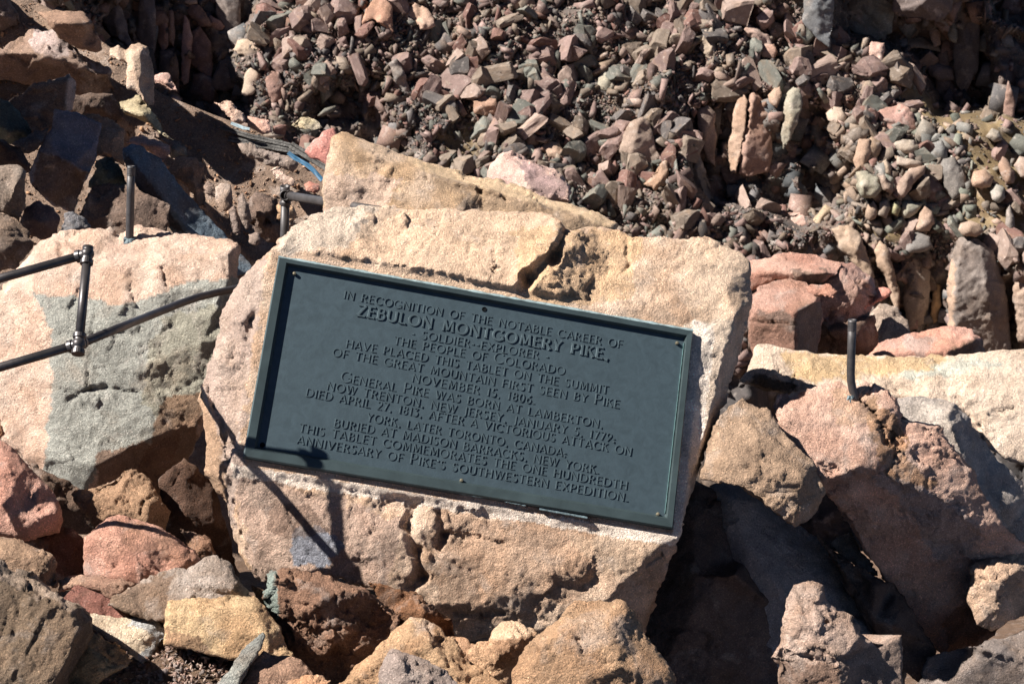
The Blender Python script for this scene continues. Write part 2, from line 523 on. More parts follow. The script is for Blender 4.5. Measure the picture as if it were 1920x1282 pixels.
# ================================================================== ground under the near rocks
def ground_h(x, y):
    z = np.where(y > 3.45, -(y - 3.45) * 0.6, 0.0)
    s = np.clip((x + 0.25) / 0.7, 0, 1); s = s * s * (3 - 2 * s)
    z = z - 1.0 * s + 0.17 * np.exp(-((x + 0.66) / 0.30) ** 2 - ((y - 2.87) / 0.34) ** 2)
    return z
gx, gy = np.meshgrid(np.linspace(-1, 1, 241), np.linspace(0, 1, 321))
gy = 0.6 + (gy ** 2.2) * 52
gx = np.sign(gx) * np.abs(gx) ** 1.6 * (4 + gy * 1.2)
P = np.stack([gx.ravel(), gy.ravel(), ground_h(gx, gy).ravel()], 1)
P[:, 2] += 0.05 * fbm(P * 1.8, 3, 4) + 0.012 * fbm(P * 14, 4, 3) - 0.03
idx = np.arange(gx.size).reshape(gx.shape)
Q = np.stack([idx[:-1, :-1].ravel(), idx[:-1, 1:].ravel(), idx[1:, 1:].ravel(), idx[1:, :-1].ravel()], 1)
gc = np.tile(srgb((112, 90, 74)), (len(P), 1)) * (1 + 0.25 * fbm(P * 3, 9, 3))[:, None]
g = mesh_obj('ground', P, Q, M_NEAR, colors=gc, origin=np.zeros(3))
tag(g, kind='structure')

# ================================================================== rocks close to the tablet, traced and given their own depth
def TP(x, y):
    return -0.306 * ((x - 885) * 0.178 - (y - 737) * 0.984) - 0.06 * ((x - 885) * 0.984 + (y - 737) * 0.178)

rock('tablet_boulder', 'big tan granite boulder that carries the dark green bronze tablet', 4.0,
  [(545,425,-75),(600,398,-105),(640,388,-125),(720,388,-150),(800,393,-160),(860,392,-170),(940,397,-175),(1000,397,-180),(1035,400,-175),(1052,416,-160),(1062,430,-175),
   (1110,427,-200),(1160,432,-205),(1185,445,-195),(1240,440,-205),(1300,445,-205),(1345,452,-200),(1385,470,-195),(1408,495,-190),(1406,530,-180),(1409,562,-175),(1401,610,-170),
   (1378,690,-160),(1357,745,-140),(1338,812,-120),(1303,900,-100),(1284,970,-80),(1255,1050,-60),(1230,1120,-60),(1207,1190,-60),(1160,1215,0),(1080,1215,20),(1000,1202,30),
   (950,1178,45),(880,1205,40),(845,1190,62),(835,1170,58),(800,1132,88),(740,1122,104),(700,1105,112),(640,1085,118),(570,1078,114),(490,1092,70),(460,1060,45),
   (440,1010,25),(425,950,30),(405,920,15),(385,890,5),(385,830,5),(375,750,-5),(385,700,-10),(410,620,-35),(415,580,-45),(440,540,-60),(480,490,-75),(515,462,-80)],
  tilt=(0, 0),
  ridges=[[(524,472,-18),(600,486,-22),(690,505,-25),(770,512,-28),(840,527,-33),(900,535,-38),(955,545,-42),(985,515,-52),(1020,480,-70),(1050,445,-100)],
          [(985,562,-45),(1060,575,-55),(1130,592,-62),(1220,603,-70),(1300,604,-78),(1330,612,-84)],
          [(1380,590,-100),(1352,700,-68),(1322,820,-35),(1290,930,-5),(1268,1012,28),(1240,1090,15),(1205,1160,5)],
          [(441,880,88),(540,908,80),(640,925,72),(850,965,62),(1050,995,52),(1240,1018,42)],
          [(506,480,-38),(482,600,0),(457,740,42),(437,862,86)],
          [(468,520,-48),(440,580,-18),(428,640,5),(412,700,18),(400,790,32),(420,850,62),(432,905,80),(450,985,82),(480,1060,82)]],
  pts=[(560,470,-40),(700,440,-95),(850,460,-100),(950,480,-95),(1150,500,-140),(1280,520,-140),(1360,540,-140),(1230,560,-95),
       (520,1010,100),(600,990,100),(680,1030,106),(745,1010,96),(800,1075,82),(900,1040,70),(1000,1080,72),(1080,1050,64),(1150,1110,64),(900,1130,64),(1100,1160,55),(620,1060,114)],
  thick=330, c=(208,176,148), c2=(182,138,102), step=4.0, seed=1777, rough=1.1, chip=.8, rd=9,
  regions=[([(520,380),(760,380),(700,440),(620,470),(520,480)], (196,182,164), .6), ([(700,385),(1040,395),(1050,450),(950,560),(640,505)], (214,176,142), .7),
           ([(960,430),(1210,430),(1180,560),(980,580)], (200,158,112), .7), ([(1280,440),(1420,460),(1400,640),(1290,600)], (202,172,142), .5),
           ([(370,560),(500,480),(450,860),(440,1000),(370,900)], (172,150,140), .7), ([(370,700),(420,840),(430,1000),(500,1110),(440,1080),(370,880)], (178,134,92), .7, .4),
           ([(820,960),(1120,985),(1100,1110),(960,1180),(820,1150)], (172,132,102), .6), ([(440,880),(620,930),(760,980),(720,1110),(470,1090)], (168,138,122), .7),
           ([(545,1000),(600,985),(640,1020),(610,1060),(550,1055)], (112,128,148), .8), ([(495,945),(570,940),(620,990),(560,1010),(500,1000)], (110,84,68), .65),
           ([(1290,610),(1400,600),(1300,980),(1270,1010)], (206,184,160), .75), ([(1060,1000),(1260,1015),(1230,1110),(1120,1060)], (190,158,128), .6),
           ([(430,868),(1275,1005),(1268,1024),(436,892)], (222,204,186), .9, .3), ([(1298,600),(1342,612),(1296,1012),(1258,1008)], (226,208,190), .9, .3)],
  cuts=[([(775,950),(765,990),(782,1030),(790,1080),(770,1100)],15,15), ([(820,960),(832,1000),(822,1020)],12,12), ([(600,480),(700,500),(850,522),(950,550)],9,12),
        ([(1060,440),(1040,480),(990,520),(975,560)],16,30), ([(830,1000),(900,1008),(940,1018)],5,8), ([(850,1148),(900,1152),(945,1148)],5,9), ([(425,880),(440,940),(455,1000),(490,1090)],7,14),
        ([(385,700),(400,760),(425,820),(432,870)],7,14), ([(1175,450),(1178,500),(1170,510)],6,8), ([(1000,560),(1060,570),(1060,560)],5,8), ([(1210,1060),(1240,1040),(1250,1060)],5,8),
        ([(700,395),(712,460),(700,520)],2.5,5), ([(925,470),(930,500),(918,530)],3,7), ([(830,395),(820,430),(780,480)],2.5,5), ([(500,560),(470,600),(480,660),(468,720)],9,12)],
  flats=[([(509,466),(1318,611),(1276,1010),(440,870)], lambda x, y: TP(x, y), 13)])

rock('boulder', 'large pale pink boulder with a grey green face, behind the handrail on the left', 4.65,
  [(-90,640,-60),(0,545,-80),(35,500,-100),(75,450,-130),(130,432,-140),(205,428,-145),(222,441,-140),(260,428,-145),(300,432,-145),(350,440,-140),(435,450,-130),(449,462,-120),
   (444,500,-110),(452,540,-90),(470,620,-30),(440,700,-18),(400,760,-5),(372,820,-8),(332,900,-25),(302,960,-30),(200,990,0),(130,960,20),(80,900,10),(40,850,0),(0,825,-20),(-90,800,-60)],
  tilt=(0,0), ridges=[[(58,545,-20),(130,560,-14),(220,572,-10),(270,562,-15),(330,535,-30),(430,522,-45)],
                      [(58,545,-20),(94,620,10),(98,720,30),(82,860,36)],
                      [(130,862,60),(180,872,62),(240,840,50),(310,810,34),(368,795,8)], [(60,500,-60),(150,500,-55),(240,495,-50),(340,490,-60),(430,480,-80)]],
  pts=[(250,700,20),(380,640,4),(160,700,34),(20,700,-10),(230,920,22)], thick=300, c=(208,178,156), c2=(196,152,124), step=4.6, rough=0.6, chip=0.75, rd=14,
  regions=[([(62,548),(130,556),(220,572),(280,560),(340,532),(460,520),(440,700),(330,800),(240,840),(180,880),(140,960),(80,900),(98,720),(94,620)], (146,152,144), .9, .5),
           ([(300,600),(450,560),(400,760),(330,800),(260,760)], (146,138,110), .5), ([(310,740),(380,740),(370,830),(300,960),(250,900)], (134,98,70), .85, .5), ([(180,850),(300,820),(340,810),(310,960),(180,990)], (134,96,72), .8, .6),
           ([(200,440),(260,470),(240,520),(210,500)], (170,136,118), .5)],
  cuts=[([(148,545),(130,580)],4,8), ([(178,570),(172,640),(165,700),(160,735)],2.5,5), ([(95,725),(150,735),(200,728),(260,735)],4,6), ([(130,750),(170,728),(200,725)],7,9), ([(305,505),(312,535)],5,12), ([(110,460),(118,490)],6,10), ([(90,620),(140,630),(230,620)],2,4)])

rock('rock', 'tall tan slab rising behind the top of the tablet boulder', 5.0,
  [(607,420,0),(606,370,-10),(611,310,-30),(621,258,-60),(640,247,-75),(690,265,-80),(740,285,-90),(790,300,-105),(860,325,-110),(930,340,-115),(1010,363,-120),(1080,385,-120),(1130,402,-115),(1158,420,-100),(1166,470,-80),(1100,490,0),(900,480,10),(700,460,10)],
  tilt=(0,0), ridges=[[(640,275,-25),(700,290,-28),(790,322,-30),(850,340,-28),(900,350,-28),(1000,378,-32),(1080,402,-36),(1130,430,-45)]], pts=[(700,360,-5),(850,400,5),(1000,430,0),(640,340,-8)],
  thick=170, c=(190,160,132), c2=(176,136,92), step=4.6, rough=0.55, chip=0.7, rd=10,
  regions=[([(780,310),(880,340),(1000,375),(1140,425),(1150,480),(950,430),(850,380)], (150,122,92), .75), ([(760,290),(1160,400),(1160,440),(1080,402),(900,350),(790,322)], (206,172,130), .8,.3), ([(606,330),(760,330),(700,420),(606,420)], (190,162,146), .6)],  # sunlit top band painted paler, the face under it darker
  cuts=[([(790,300),(800,320),(800,335)],3,9), ([(860,350),(900,360),(945,372)],7,9), ([(940,360),(948,380)],3,8)])

rock('rock', 'pale pink granite chunk poking up behind the tan slab', 5.6,
  [(915,320),(922,306),(935,291),(960,284),(985,293),(1012,305),(1040,322),(1068,352),(1068,380),(915,360)], tilt=(0.2,0.6), ridges=[[(960,292,12),(985,320,26),(1000,350,20)]], thick=90, c=(214,176,158), c2=(180,140,130), step=4,
  regions=[([(975,290),(1070,350),(1060,380),(985,345)], (150,122,122), .8)])

# right group of red blocks
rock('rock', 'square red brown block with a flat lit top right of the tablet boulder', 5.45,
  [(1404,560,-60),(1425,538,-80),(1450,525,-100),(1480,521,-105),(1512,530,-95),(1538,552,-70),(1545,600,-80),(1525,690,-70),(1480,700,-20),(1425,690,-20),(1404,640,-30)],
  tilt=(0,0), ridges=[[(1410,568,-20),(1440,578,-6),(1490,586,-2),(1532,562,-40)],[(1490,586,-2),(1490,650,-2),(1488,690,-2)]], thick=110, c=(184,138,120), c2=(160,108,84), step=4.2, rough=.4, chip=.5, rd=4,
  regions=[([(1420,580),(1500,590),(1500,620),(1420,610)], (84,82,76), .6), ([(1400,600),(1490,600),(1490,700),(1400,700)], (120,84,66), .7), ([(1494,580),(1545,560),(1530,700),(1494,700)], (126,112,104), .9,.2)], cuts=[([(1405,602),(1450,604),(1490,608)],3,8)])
rock('rock', 'flat salmon slab leaning on top of the red blocks', 5.65,
  [(1380,505,-30),(1412,490,-50),(1450,484,-55),(1480,474,-70),(1510,477,-75),(1550,487,-70),(1578,495,-60),(1572,512,-40),(1545,532,-30),(1500,532,-10),(1455,523,-10),(1410,545,-10),(1380,540,-20)],
  tilt=(0,0), ridges=[[(1400,515,-8),(1455,508,0),(1500,514,5),(1548,512,-8)]], thick=60, c=(196,148,128), c2=(170,110,88), step=4, rough=.5, chip=.7, rd=4, regions=[([(1480,512),(1560,508),(1540,540),(1490,540)], (92,80,66), .7)])
rock('rock', 'broken red rock at the right end of the block pile', 5.7,
  [(1530,560,-10),(1545,528,-20),(1572,500,-45),(1570,488,-60),(1600,495,-70),(1625,510,-75),(1640,525,-75),(1645,560,-60),(1625,600,-60),(1600,612,-50),(1545,640,-20),(1530,600,0)],
  tilt=(0,0), ridges=[[(1575,505,-22),(1600,520,-10),(1612,545,-6),(1632,530,-30)],[(1612,545,-6),(1590,600,-20)]], thick=110, c=(184,144,130), c2=(150,100,84), step=4)
rock('stone', 'small flat pink flake wedged between the red blocks', 5.4, [(1510,540),(1530,534),(1552,534),(1572,548),(1560,560),(1535,556),(1515,550)], tilt=(0,.6), thick=25, c=(196,136,116), step=3.5)
rock('rock', 'shaded brown block filling the gap right of the square red block', 5.75, [(1500,560,-20),(1560,600,-20),(1640,590,-40),(1650,640,-30),(1640,700,0),(1480,710,0),(1490,640,0)], tilt=(0,-.35), thick=120, c=(120,96,82), auto=True, step=4.5)
rock('stone', 'flat pink stone jutting right from the block pile', 5.8, [(1608,562),(1645,541),(1668,540),(1672,548),(1660,560),(1630,575),(1600,590)], tilt=(0.0,.5), thick=50, c=(188,122,104), step=3.5)
rock('rock', 'rounded grey brown rock behind the top of the right iron rod', 6.1, [(1635,590),(1650,572),(1680,578),(1700,600),(1710,640),(1700,680),(1620,690),(1625,630)], tilt=(.1,.3), thick=90, c=(150,132,118), step=4.5)
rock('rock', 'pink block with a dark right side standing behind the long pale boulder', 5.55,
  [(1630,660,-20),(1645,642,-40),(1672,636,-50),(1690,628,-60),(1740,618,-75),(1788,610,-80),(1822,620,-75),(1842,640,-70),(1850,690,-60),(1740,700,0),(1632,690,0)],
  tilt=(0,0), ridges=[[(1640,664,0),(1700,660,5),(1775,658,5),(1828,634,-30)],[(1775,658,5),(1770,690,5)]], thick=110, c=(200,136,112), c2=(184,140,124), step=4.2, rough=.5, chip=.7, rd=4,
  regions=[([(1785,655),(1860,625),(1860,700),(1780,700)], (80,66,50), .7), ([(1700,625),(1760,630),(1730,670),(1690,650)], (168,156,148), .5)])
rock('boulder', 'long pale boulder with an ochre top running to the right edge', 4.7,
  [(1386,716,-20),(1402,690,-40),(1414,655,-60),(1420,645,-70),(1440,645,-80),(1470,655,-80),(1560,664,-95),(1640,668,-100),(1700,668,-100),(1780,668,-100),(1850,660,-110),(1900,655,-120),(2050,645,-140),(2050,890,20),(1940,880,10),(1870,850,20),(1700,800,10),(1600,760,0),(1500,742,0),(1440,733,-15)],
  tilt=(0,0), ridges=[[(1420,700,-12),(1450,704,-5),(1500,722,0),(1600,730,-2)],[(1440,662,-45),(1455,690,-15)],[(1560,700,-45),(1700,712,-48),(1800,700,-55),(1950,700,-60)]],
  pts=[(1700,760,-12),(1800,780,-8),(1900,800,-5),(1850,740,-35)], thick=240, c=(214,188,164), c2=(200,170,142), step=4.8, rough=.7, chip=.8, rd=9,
  regions=[([(1460,660),(1780,665),(1760,690),(1600,712),(1500,715),(1470,690)], (196,156,100), .75), ([(1410,700),(1500,722),(1480,735),(1410,730)], (70,62,52), .85,.3), ([(1690,700),(1790,675),(1880,675),(1880,690),(1760,700),(1700,712)], (160,178,168), .6)],  # dark underside at the left end is shade put into the colour
  cuts=[([(1800,745),(1815,780),(1850,830)],7,12), ([(1640,745),(1720,752),(1800,770)],4,7), ([(1860,770),(1900,765)],4,7)])
rock('rock', 'grey speckled rock with a shaded right side, under the long pale boulder', 4.4,
  [(1683,745,-60),(1720,742,-65),(1790,755,-70),(1812,780,-75),(1850,830,-95),(1890,880,-110),(1935,930,-120),(1960,1010,-110),(1940,1060,-60),(1880,1010,-60),(1800,940,-40),(1720,900,-30),(1680,830,-30)],
  tilt=(0,0), ridges=[[(1775,775,-10),(1800,830,0),(1812,890,0),(1860,960,-5)]], pts=[(1720,790,-28)], thick=180, c=(190,176,162), c2=(150,140,136), step=4.5, rough=.6, chip=.8)
rock('boulder', 'long pink boulder pitched down to the right holding the right iron rod', 4.10,
  [(1443,762,-60),(1460,742,-80),(1490,730,-95),(1530,722,-105),(1575,716,-110),(1597,738,-90),(1618,714,-110),(1655,728,-105),(1682,745,-100),(1686,785,-90),(1720,792,-95),(1760,800,-100),(1800,850,-110),(1850,930,-120),
   (1880,985,-130),(1930,1020,-190),(1935,1100,-240),(1905,1155,-270),(1850,1205,-290),(1770,1232,-285),(1735,1200,-270),(1690,1130,-220),(1630,1045,-150),(1580,970,-88),(1535,905,-25),(1500,850,-20),(1462,805,-35)],
  tilt=(0,0), ridges=[[(1470,775,-42),(1540,800,-30),(1600,850,-14),(1615,872,-6),(1660,940,-75),(1710,1010,-140),(1770,1110,-215),(1800,1150,-245)],
                      [(1540,900,-16),(1580,890,-8),(1615,872,-6),(1700,912,-48),(1760,935,-66),(1830,990,-110),(1865,1030,-150)]],
  pts=[(1540,755,-65),(1640,790,-56),(1700,850,-60),(1600,950,-72),(1680,1060,-175),(1740,1150,-240),(1850,1100,-245),(1780,1030,-165)], thick=230, c=(206,164,142), c2=(184,134,110), step=4.2, rough=.5, chip=1.1, rd=6,
  regions=[([(1640,750),(1690,790),(1720,880),(1760,910),(1700,930),(1650,860),(1620,780)], (168,118,74), .75), ([(1560,730),(1650,740),(1640,790),(1560,800)], (176,138,106), .6), ([(1620,880),(1800,940),(1850,1010),(1760,1060),(1700,960)], (140,136,136), .6), ([(1770,1150),(1935,1100),(1905,1160),(1770,1235)], (150,100,70), .7)],
  cuts=[([(1612,752),(1640,772),(1655,800),(1690,830)],9,18), ([(1505,860),(1560,875),(1600,890)],4,7), ([(1640,770),(1660,830),(1690,860)],7,10)])
rock('rock', 'sunlit tan knob at the lower end of the long pink boulder near the right edge', 4.28,
  [(1818,1062,-10),(1840,1045,-25),(1880,1024,-40),(1930,1035,-60),(1960,1100,-70),(1930,1150,-60),(1895,1165,-20),(1860,1182,-10),(1830,1172,0),(1820,1130,0)], tilt=(0,0), ridges=[[(1835,1075,10),(1865,1090,16),(1870,1140,16)],[(1865,1090,16),(1910,1070,-5)]], thick=120, c=(208,166,132), c2=(150,128,110), step=4.3)
rock('rock', 'shaded grey rock filling the lower right corner', 4.25, [(1735,1230,-20),(1800,1215,-20),(1900,1190,-30),(1990,1150,-40),(1990,1340,0),(1700,1340,0)], tilt=(0,.1), thick=120, c=(130,118,112), step=5.5)
rock('rock', 'broad tan rock tucked against the right side of the tablet boulder', 3.97,
  [(1340,790,-60),(1362,760,-80),(1392,748,-95),(1440,768,-95),(1480,818,-80),(1520,868,-70),(1545,925,-60),(1530,965,-60),(1490,988,-20),(1440,950,0),(1385,912,0),(1310,900,-20)],
  tilt=(0,0), ridges=[[(1360,860,-12),(1430,870,-8),(1500,900,-15),(1500,960,-12)]], pts=[(1420,810,-50)], thick=150, c=(176,142,112), c2=(150,120,94), step=4.4, rough=.7)
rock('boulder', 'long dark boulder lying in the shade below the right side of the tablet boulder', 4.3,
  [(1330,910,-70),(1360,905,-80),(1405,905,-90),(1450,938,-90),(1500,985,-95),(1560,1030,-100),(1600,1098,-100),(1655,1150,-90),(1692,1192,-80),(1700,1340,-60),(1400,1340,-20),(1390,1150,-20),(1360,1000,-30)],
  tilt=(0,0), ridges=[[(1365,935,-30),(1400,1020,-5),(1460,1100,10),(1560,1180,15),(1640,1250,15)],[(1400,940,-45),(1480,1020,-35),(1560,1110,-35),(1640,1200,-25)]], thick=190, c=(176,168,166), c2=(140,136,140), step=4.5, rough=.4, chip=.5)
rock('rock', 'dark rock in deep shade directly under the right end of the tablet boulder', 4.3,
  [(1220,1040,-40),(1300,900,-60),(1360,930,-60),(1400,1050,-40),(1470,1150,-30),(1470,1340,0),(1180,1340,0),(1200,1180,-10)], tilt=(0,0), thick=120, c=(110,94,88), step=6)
rock('rock', 'sunlit knobby grey pink rock in the dark hollow at lower right', 3.7,
  [(1444,1232,0),(1462,1200,-5),(1468,1172,-15),(1474,1120,-30),(1490,1098,-45),(1515,1090,-50),(1540,1098,-50),(1552,1125,-45),(1575,1142,-40),(1600,1158,-38),(1615,1185,-35),(1645,1215,-40),(1690,1190,-70),(1693,1340,-30),(1462,1340,10),(1458,1250,5)],
  tilt=(0,0), ridges=[[(1470,1216,8),(1510,1228,18),(1570,1240,22),(1612,1192,0)],[(1570,1240,22),(1572,1330,25)],[(1490,1170,8),(1530,1180,22),(1560,1165,0)]], pts=[(1500,1130,-8),(1535,1120,-12)], thick=150, c=(184,154,136), c2=(160,124,100), step=4, rough=.9, chip=.9,
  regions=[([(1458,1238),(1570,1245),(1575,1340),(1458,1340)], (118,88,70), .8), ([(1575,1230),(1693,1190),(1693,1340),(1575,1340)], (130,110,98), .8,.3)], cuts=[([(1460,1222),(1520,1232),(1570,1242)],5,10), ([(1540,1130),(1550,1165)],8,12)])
rock('stone', 'small pale grey stone lit in the gap between the two long boulders', 4.4, [(1560,1018),(1580,1008),(1596,1000),(1612,1020),(1630,1050),(1643,1075),(1610,1070),(1585,1050)], tilt=(0.1,.7), thick=60, c=(188,178,166), step=3.6)
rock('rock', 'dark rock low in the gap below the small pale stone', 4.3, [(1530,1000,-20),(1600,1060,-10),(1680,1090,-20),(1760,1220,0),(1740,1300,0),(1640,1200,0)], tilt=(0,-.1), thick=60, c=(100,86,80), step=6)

# lower left pile
rock('boulder', 'smooth salmon pink boulder cut by the left edge, below the pale boulder', 3.85,
  [(-60,800,-60),(0,822,-70),(24,838,-72),(47,863,-72),(74,893,-70),(98,925,-65),(114,952,-55),(118,978,-45),(112,998,-30),(90,1007,-20),(45,1015,0),(20,1008,0),(-60,1002,0)],
  tilt=(0,0), ridges=[[(-20,930,10),(30,965,14),(70,970,8),(105,960,-20)]], pts=[(20,880,-28)], thick=170, c=(208,152,130), c2=(188,122,98), step=4.4, rough=.6, chip=.6, rd=14)
rock('rock', 'rounded orange brown rock just showing at the left edge above the salmon boulder', 4.0, [(-60,740),(-10,770),(6,785),(8,812),(-5,830),(-60,830)], tilt=(0,.4), thick=60, c=(170,112,72), step=4.5)
rock('rock', 'broken tan brown wedge leaning against the foot of the pale boulder', 4.1,
  [(131,926,-20),(146,911,-30),(168,909,-35),(208,894,-45),(251,873,-60),(274,901,-55),(298,925,-48),(306,941,-40),(321,958,-45),(309,992,-20),(274,982,5),(235,968,5),(200,972,5),(182,988,5),(157,960,-5)],
  tilt=(0,0), pts=[(220,930,-5),(280,945,-6),(170,935,-4)], thick=60, c=(172,132,98), c2=(150,112,82), step=4, rough=.7, cuts=[([(262,965),(268,942),(282,930)],3,9)])
rock('rock', 'salmon red rock with a ridged top in the lower left pile', 3.75,
  [(157,1031,-20),(161,1007,-35),(176,990,-45),(200,970,-55),(223,964,-62),(259,972,-65),(298,988,-62),(337,1007,-58),(360,1027,-52),(382,1050,-45),(352,1072,-20),(313,1080,-5),(274,1090,5),(255,1096,5),(212,1086,5),(157,1084,0)],
  tilt=(0,0), ridges=[[(180,1010,-12),(215,1000,-14),(240,1030,5),(260,1060,12)],[(215,1000,-14),(290,1010,-22),(350,1050,-12)]], thick=120, c=(204,144,120), c2=(164,106,84), step=4, rough=.8, rd=9, regions=[([(220,965),(380,1040),(350,1070),(240,1030)], (160,110,84), .6)])
rock('rock', 'small brown block with a flat top at the left edge', 3.7,
  [(-60,1002,-40),(0,1007,-42),(39,1014,-40),(63,1026,-36),(98,1040,-30),(107,1062,-25),(113,1104,-5),(78,1100,5),(39,1080,5),(-60,1060,0)], tilt=(0,0), ridges=[[(0,1032,0),(50,1050,6),(95,1058,-4)]], thick=90, c=(168,132,102), c2=(140,108,84), step=4.2)
rock('boulder', 'large dark brown striated boulder filling the bottom left corner', 3.35,
  [(-80,1030,-90),(0,1046,-85),(24,1068,-82),(59,1072,-84),(90,1097,-78),(121,1121,-70),(157,1136,-66),(172,1160,-60),(177,1187,-55),(157,1223,-50),(145,1246,-45),(121,1290,-45),(90,1350,-30),(-80,1350,0)],
  tilt=(0,0), ridges=[[(-20,1085,-30),(50,1110,-16),(120,1145,-14),(150,1180,-14),(120,1250,-8),(80,1320,0)]], pts=[(60,1230,-5)], thick=190, c=(128,104,80), c2=(92,78,64), step=4.0, rough=1.8, chip=.8, rd=9, squash=1.15,
  regions=[([(-80,1020),(60,1070),(160,1130),(140,1145),(0,1090),(-80,1070)], (172,148,128), .75)])
rock('rock', 'ochre triangular wedge beside the striated boulder at the bottom left', 3.45,
  [(150,1180,-30),(176,1183,-40),(219,1211,-40),(251,1237,-35),(235,1250,-10),(204,1267,-5),(176,1285,-5),(140,1350,0),(90,1350,-20),(120,1260,-20)], tilt=(.1,.35), pts=[(180,1235,8)], thick=70, c=(190,152,104), c2=(164,120,72), step=4)
rock('rock', 'pale cream rock with blue staining beside the gravel', 3.6,
  [(140,1140,-20),(168,1148,-28),(227,1156,-34),(274,1160,-38),(298,1168,-36),(313,1178,-34),(309,1196,-25),(294,1216,-10),(282,1234,-4),(266,1248,0),(251,1230,0),(219,1207,0),(175,1180,-5)],
  tilt=(0,.1), pts=[(260,1195,2),(220,1180,-6)], thick=60, c=(214,192,164), c2=(196,168,134), step=3.8, rough=.5, chip=.5,
  regions=[([(250,1158),(315,1170),(312,1200),(280,1235),(262,1250),(262,1225),(290,1195),(270,1180),(240,1172)], (128,152,172), .6, .5)])
rock('rock', 'dark red slab with a sharp peak in the lower left pile', 3.68,
  [(112,1128,0),(125,1112,-10),(145,1086,-30),(168,1105,-25),(204,1122,-22),(235,1135,-22),(266,1162,-20),(240,1172,0),(200,1165,0),(150,1150,0)], tilt=(.1,.1), pts=[(170,1130,4)], thick=50, c=(146,90,76), c2=(124,78,66), step=3.8, chip=.5)
rock('rock', 'flat tan slab with a lit top under the salmon red rock', 3.72, [(108,1088,-10),(137,1079,-20),(188,1079,-22),(237,1082,-22),(254,1096,-15),(230,1112,0),(206,1124,5),(180,1108,5),(150,1100,5),(112,1108,0)], tilt=(0,.2), ridges=[[(120,1092,2),(180,1092,5),(235,1092,2)]], thick=45, c=(176,136,110), c2=(134,88,72), step=3.8)
rock('rock', 'lumpy grey rock with a brown flank between the salmon rock and the ochre block', 3.62,
  [(200,1135,-5),(212,1121,-15),(251,1098,-30),(298,1070,-48),(325,1066,-52),(352,1070,-54),(376,1054,-62),(400,1041,-68),(427,1050,-66),(443,1074,-58),(466,1109,-48),(474,1130,-40),(392,1135,0),(330,1140,4),(309,1170,5),(274,1164,4),(243,1147,2)],
  tilt=(0,0), ridges=[[(300,1090,-18),(340,1092,-16),(370,1085,-22),(400,1065,-34)],[(330,1092,-16),(320,1130,0)],[(390,1100,-8),(440,1105,-18)]], thick=110, c=(164,148,136), c2=(136,112,92), step=3.8, rough=1.3, chip=1.0, rd=9,
  regions=[([(200,1120),(320,1070),(325,1170),(240,1170)], (122,94,72), .8)])
rock('rock', 'ochre block with a smooth sloping face above the gravel', 3.5,
  [(309,1160,-25),(312,1126,-40),(341,1119,-50),(392,1117,-52),(478,1114,-55),(492,1130,-50),(513,1160,-38),(533,1191,-30),(554,1232,-20),(541,1240,-5),(505,1228,0),(431,1238,0),(376,1225,0),(309,1208,-5)],
  tilt=(0,0), ridges=[[(322,1150,-12),(380,1152,-14),(420,1140,-22),(480,1138,-24)]], pts=[(430,1180,-4),(360,1195,0),(500,1190,-6)], thick=110, c=(204,166,118), c2=(186,138,92), step=3.9, rough=.6, chip=.6, rd=8, regions=[([(305,1180),(380,1190),(400,1240),(305,1215)], (146,104,76), .7)])
rock('rock', 'thin green grey spike of rock pointing up at the bottom edge', 3.35,
  [(494,1183,-25),(500,1190,-25),(492,1212,-20),(470,1245,-10),(447,1290,0),(440,1350,0),(380,1350,0),(395,1290,-5),(423,1262,-12),(437,1246,-16),(450,1223,-20)], tilt=(.1,.1), pts=[(450,1265,6)], thick=50, c=(138,142,134), c2=(122,122,116), step=3.8, rough=.4, chip=.5)
rock('rock', 'brown broken rock right of the green grey spike', 3.37,
  [(455,1350,0),(452,1285,-5),(474,1240,-15),(494,1220,-25),(513,1229,-25),(541,1227,-28),(568,1242,-24),(588,1266,-15),(592,1350,-5)], tilt=(0,.2), pts=[(505,1262,8),(550,1255,2)], thick=70, c=(164,124,98), c2=(140,104,84), step=3.9)
rock('stone', 'small orange stone cut by the bottom edge right of the brown rock', 3.28, [(525,1295),(545,1278),(575,1264),(603,1262),(618,1275),(618,1350),(525,1350)], tilt=(0,.5), thick=40, c=(206,150,108), step=3.8)
rock('rock', 'dark brown rock with crumpled ledges below the tablet boulder', 3.6,
  [(492,1115,-30),(509,1068,-50),(545,1071,-45),(580,1074,-45),(615,1080,-45),(645,1090,-42),(685,1098,-40),(717,1123,-35),(751,1155,-30),(742,1178,-20),(717,1203,-10),(671,1250,0),(630,1350,0),(596,1350,-10),(585,1275,-20),(545,1235,-25),(520,1170,-25),(503,1150,-35)],
  tilt=(-.1,-.18), ridges=[[(515,1078,-12),(520,1120,-4),(524,1165,-8)],[(560,1090,-8),(600,1120,10),(640,1110,2)],[(550,1170,6),(600,1160,12),(650,1190,10)],[(560,1220,0),(620,1230,10)]], thick=120, c=(150,108,82), c2=(112,80,62), step=3.8, rough=1.5, chip=1.6,
  regions=[([(490,1060),(518,1070),(524,1168),(495,1150)], (120,138,130), .9, .2), ([(600,1110),(720,1120),(690,1180),(620,1180)], (92,82,78), .5)],
  cuts=[([(560,1130),(600,1140),(630,1120)],4,9), ([(545,1165),(590,1185),(640,1175)],4,9), ([(575,1215),(620,1210),(660,1225)],4,8)])
